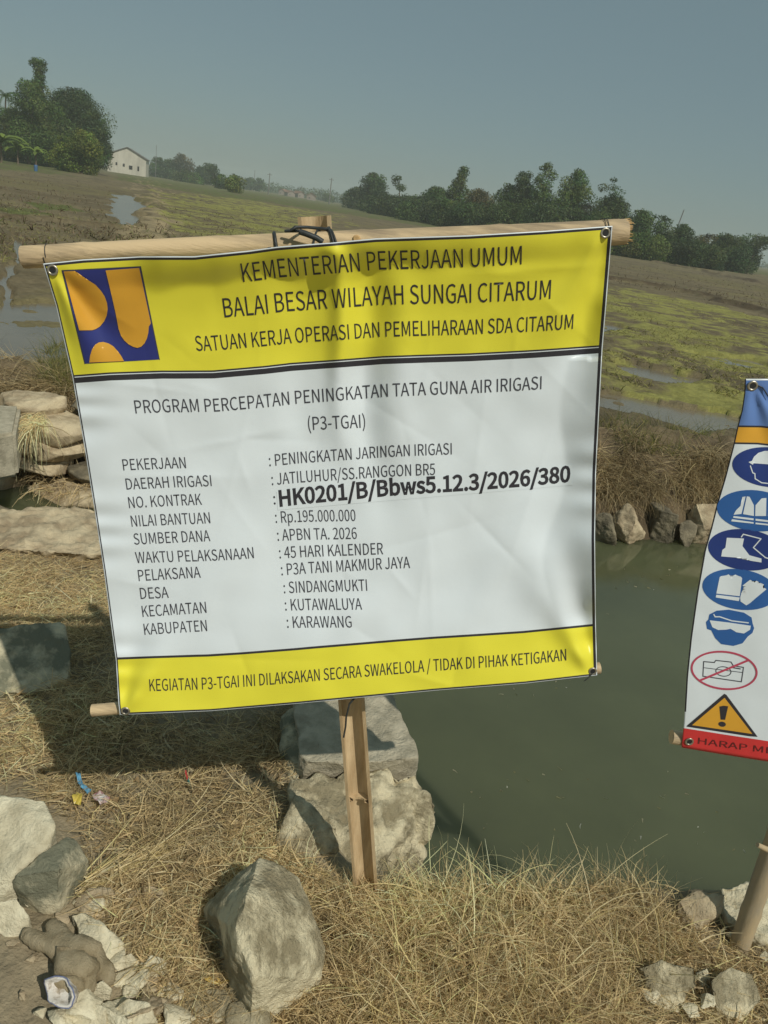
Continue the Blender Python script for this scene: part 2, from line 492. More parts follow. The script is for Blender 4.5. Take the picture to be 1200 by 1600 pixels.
# ------------------------------------------------------------------ banners
class Banner:
    """a hanging sheet: four edge curves (photo pixels) on a plane in space, with folds along the plane's normal"""
    def __init__(s, top, right, bottom, left, p0, normal, fold):
        def rs(pts, ax):
            p = np.array(pts, float)
            d = np.concatenate([[0], np.cumsum(np.hypot(*np.diff(p, axis=0).T))])
            return d / d[-1], p
        s.c = [rs(top, 0), rs(right, 1), rs(bottom, 0), rs(left, 1)]
        s.p0, s.n, s.fold = np.array(p0), np.array(normal) / np.linalg.norm(normal), fold
    def ev(s, k, t):
        d, p = s.c[k]
        t = np.clip(t, 0, 1)
        return np.stack([np.interp(t, d, p[:, 0]), np.interp(t, d, p[:, 1])], -1)
    def px(s, u, v):
        u, v = np.atleast_1d(u).astype(float), np.atleast_1d(v).astype(float)
        T, B, L, Rr = s.ev(0, u), s.ev(2, u), s.ev(3, v), s.ev(1, v)
        a, b = u[:, None], v[:, None]
        p00, p10, p01, p11 = s.c[0][1][0], s.c[0][1][-1], s.c[2][1][0], s.c[2][1][-1]
        return (1 - b) * T + b * B + (1 - a) * L + a * Rr - ((1 - a) * (1 - b) * p00 + a * (1 - b) * p10 + (1 - a) * b * p01 + a * b * p11)
    def inv(s, q):
        q = np.atleast_2d(q).astype(float)
        p00, p10, p01, p11 = s.c[0][1][0], s.c[0][1][-1], s.c[2][1][0], s.c[2][1][-1]
        u = np.full(len(q), 0.5)
        v = np.full(len(q), 0.5)
        e = 0.002
        for _ in range(14):
            f0 = s.px(u, v) - q
            fu = (s.px(u + e, v) - s.px(u - e, v)) / (2 * e)
            fv = (s.px(u, v + e) - s.px(u, v - e)) / (2 * e)
            bad = (np.abs(fu).sum(1) < 1) ; fu[bad] = (p10 - p00)
            bad = (np.abs(fv).sum(1) < 1) ; fv[bad] = (p01 - p00)
            det = fu[:, 0] * fv[:, 1] - fu[:, 1] * fv[:, 0]
            du = (f0[:, 0] * fv[:, 1] - f0[:, 1] * fv[:, 0]) / det
            dv = (fu[:, 0] * f0[:, 1] - fu[:, 1] * f0[:, 0]) / det
            u, v = np.clip(u - du, 0, 1), np.clip(v - dv, 0, 1)
        return u, v
    def pt(s, u, v, off=0.0):
        u, v = np.atleast_1d(u), np.atleast_1d(v)
        q = s.px(u, v)
        d = rays(q[:, 0], q[:, 1])
        t = ((s.p0 - CAM) @ s.n) / (d @ s.n)
        # the sheet faces the camera: +off and +fold come towards the viewer
        return CAM + d * (t - (s.fold(u, v, q) + off) / (d @ s.n))[:, None]

def rail_band(ys, col):
    return ys, col

def make_sheet(bn, name, ulines, vrows, matfn, mats, parent, nu=230):
    """grid whose rows follow vrows (left v, right v); matfn(ui, vi) -> slot"""
    us = sorted(set(list(np.linspace(0, 1, nu)) + list(ulines)))
    us = np.array(us)
    vr = []
    for (l0, r0), (l1, r1), n in vrows:
        for k in range(n):
            t = k / n
            vr.append((l0 + (l1 - l0) * t, r0 + (r1 - r0) * t))
    vr.append(vrows[-1][1])
    vr = np.array(vr)
    UU = np.tile(us, len(vr))
    VV = (vr[:, :1] * (1 - us[None]) + vr[:, 1:] * us[None]).ravel()
    P = bn.pt(UU, VV)
    n = len(us)
    f, mi = [], []
    for j in range(len(vr) - 1):
        for i in range(n - 1):
            f.append((j * n + i, (j + 1) * n + i, (j + 1) * n + i + 1, j * n + i + 1))
            mi.append(matfn((us[i] + us[i + 1]) / 2, (vr[j].mean() + vr[j + 1].mean()) / 2))
    o = mesh_np(name, P, f, None, smooth=True)
    for m in mats:
        o.data.materials.append(m)
    o.data.polygons.foreach_set('material_index', np.array(mi, np.int32))
    # give it a vinyl's thickness, front face staying put
    sm = o.modifiers.new('thickness', 'SOLIDIFY')
    sm.thickness = 0.0009
    sm.offset = -1
    under(o, parent) if parent else None
    return o

def decal(bn, name, polys, m, off, parent, step=6.0):
    """flat print on the sheet: polygons in pixel coordinates, cut finely so they follow the folds"""
    bm = bmesh.new()
    for p in polys:
        try:
            bm.faces.new([bm.verts.new((a, b, 0)) for a, b in p])
        except ValueError:
            pass
    return decal_bm(bn, name, bm, m, off, parent, step)

def decal_bm(bn, name, bm, m, off, parent, step=14.0):
    bmesh.ops.triangulate(bm, faces=bm.faces)
    xs = [v.co.x for v in bm.verts]
    ys = [v.co.y for v in bm.verts]
    for ax, lo, hi in ((0, min(xs), max(xs)), (1, min(ys), max(ys))):
        k = lo + step
        while k < hi:
            co = Vector((k, 0, 0)) if ax == 0 else Vector((0, k, 0))
            no = Vector((1, 0, 0)) if ax == 0 else Vector((0, 1, 0))
            bmesh.ops.bisect_plane(bm, geom=bm.verts[:] + bm.edges[:] + bm.faces[:], plane_co=co, plane_no=no)
            k += step
    q = np.array([(v.co.x, v.co.y) for v in bm.verts])
    u, v = bn.inv(q)
    P = bn.pt(u, v, off)
    for vv, p in zip(bm.verts, P):
        vv.co = p
    for f in bm.faces:
        f.smooth = True
    o = bm_obj(name, bm, m)
    # face the camera
    me = o.data
    if len(me.polygons):
        pl = me.polygons[0]
        if pl.normal.dot(Vector(pl.center) - Vector(CAM)) > 0:
            me.flip_normals()
    return under(o, parent)

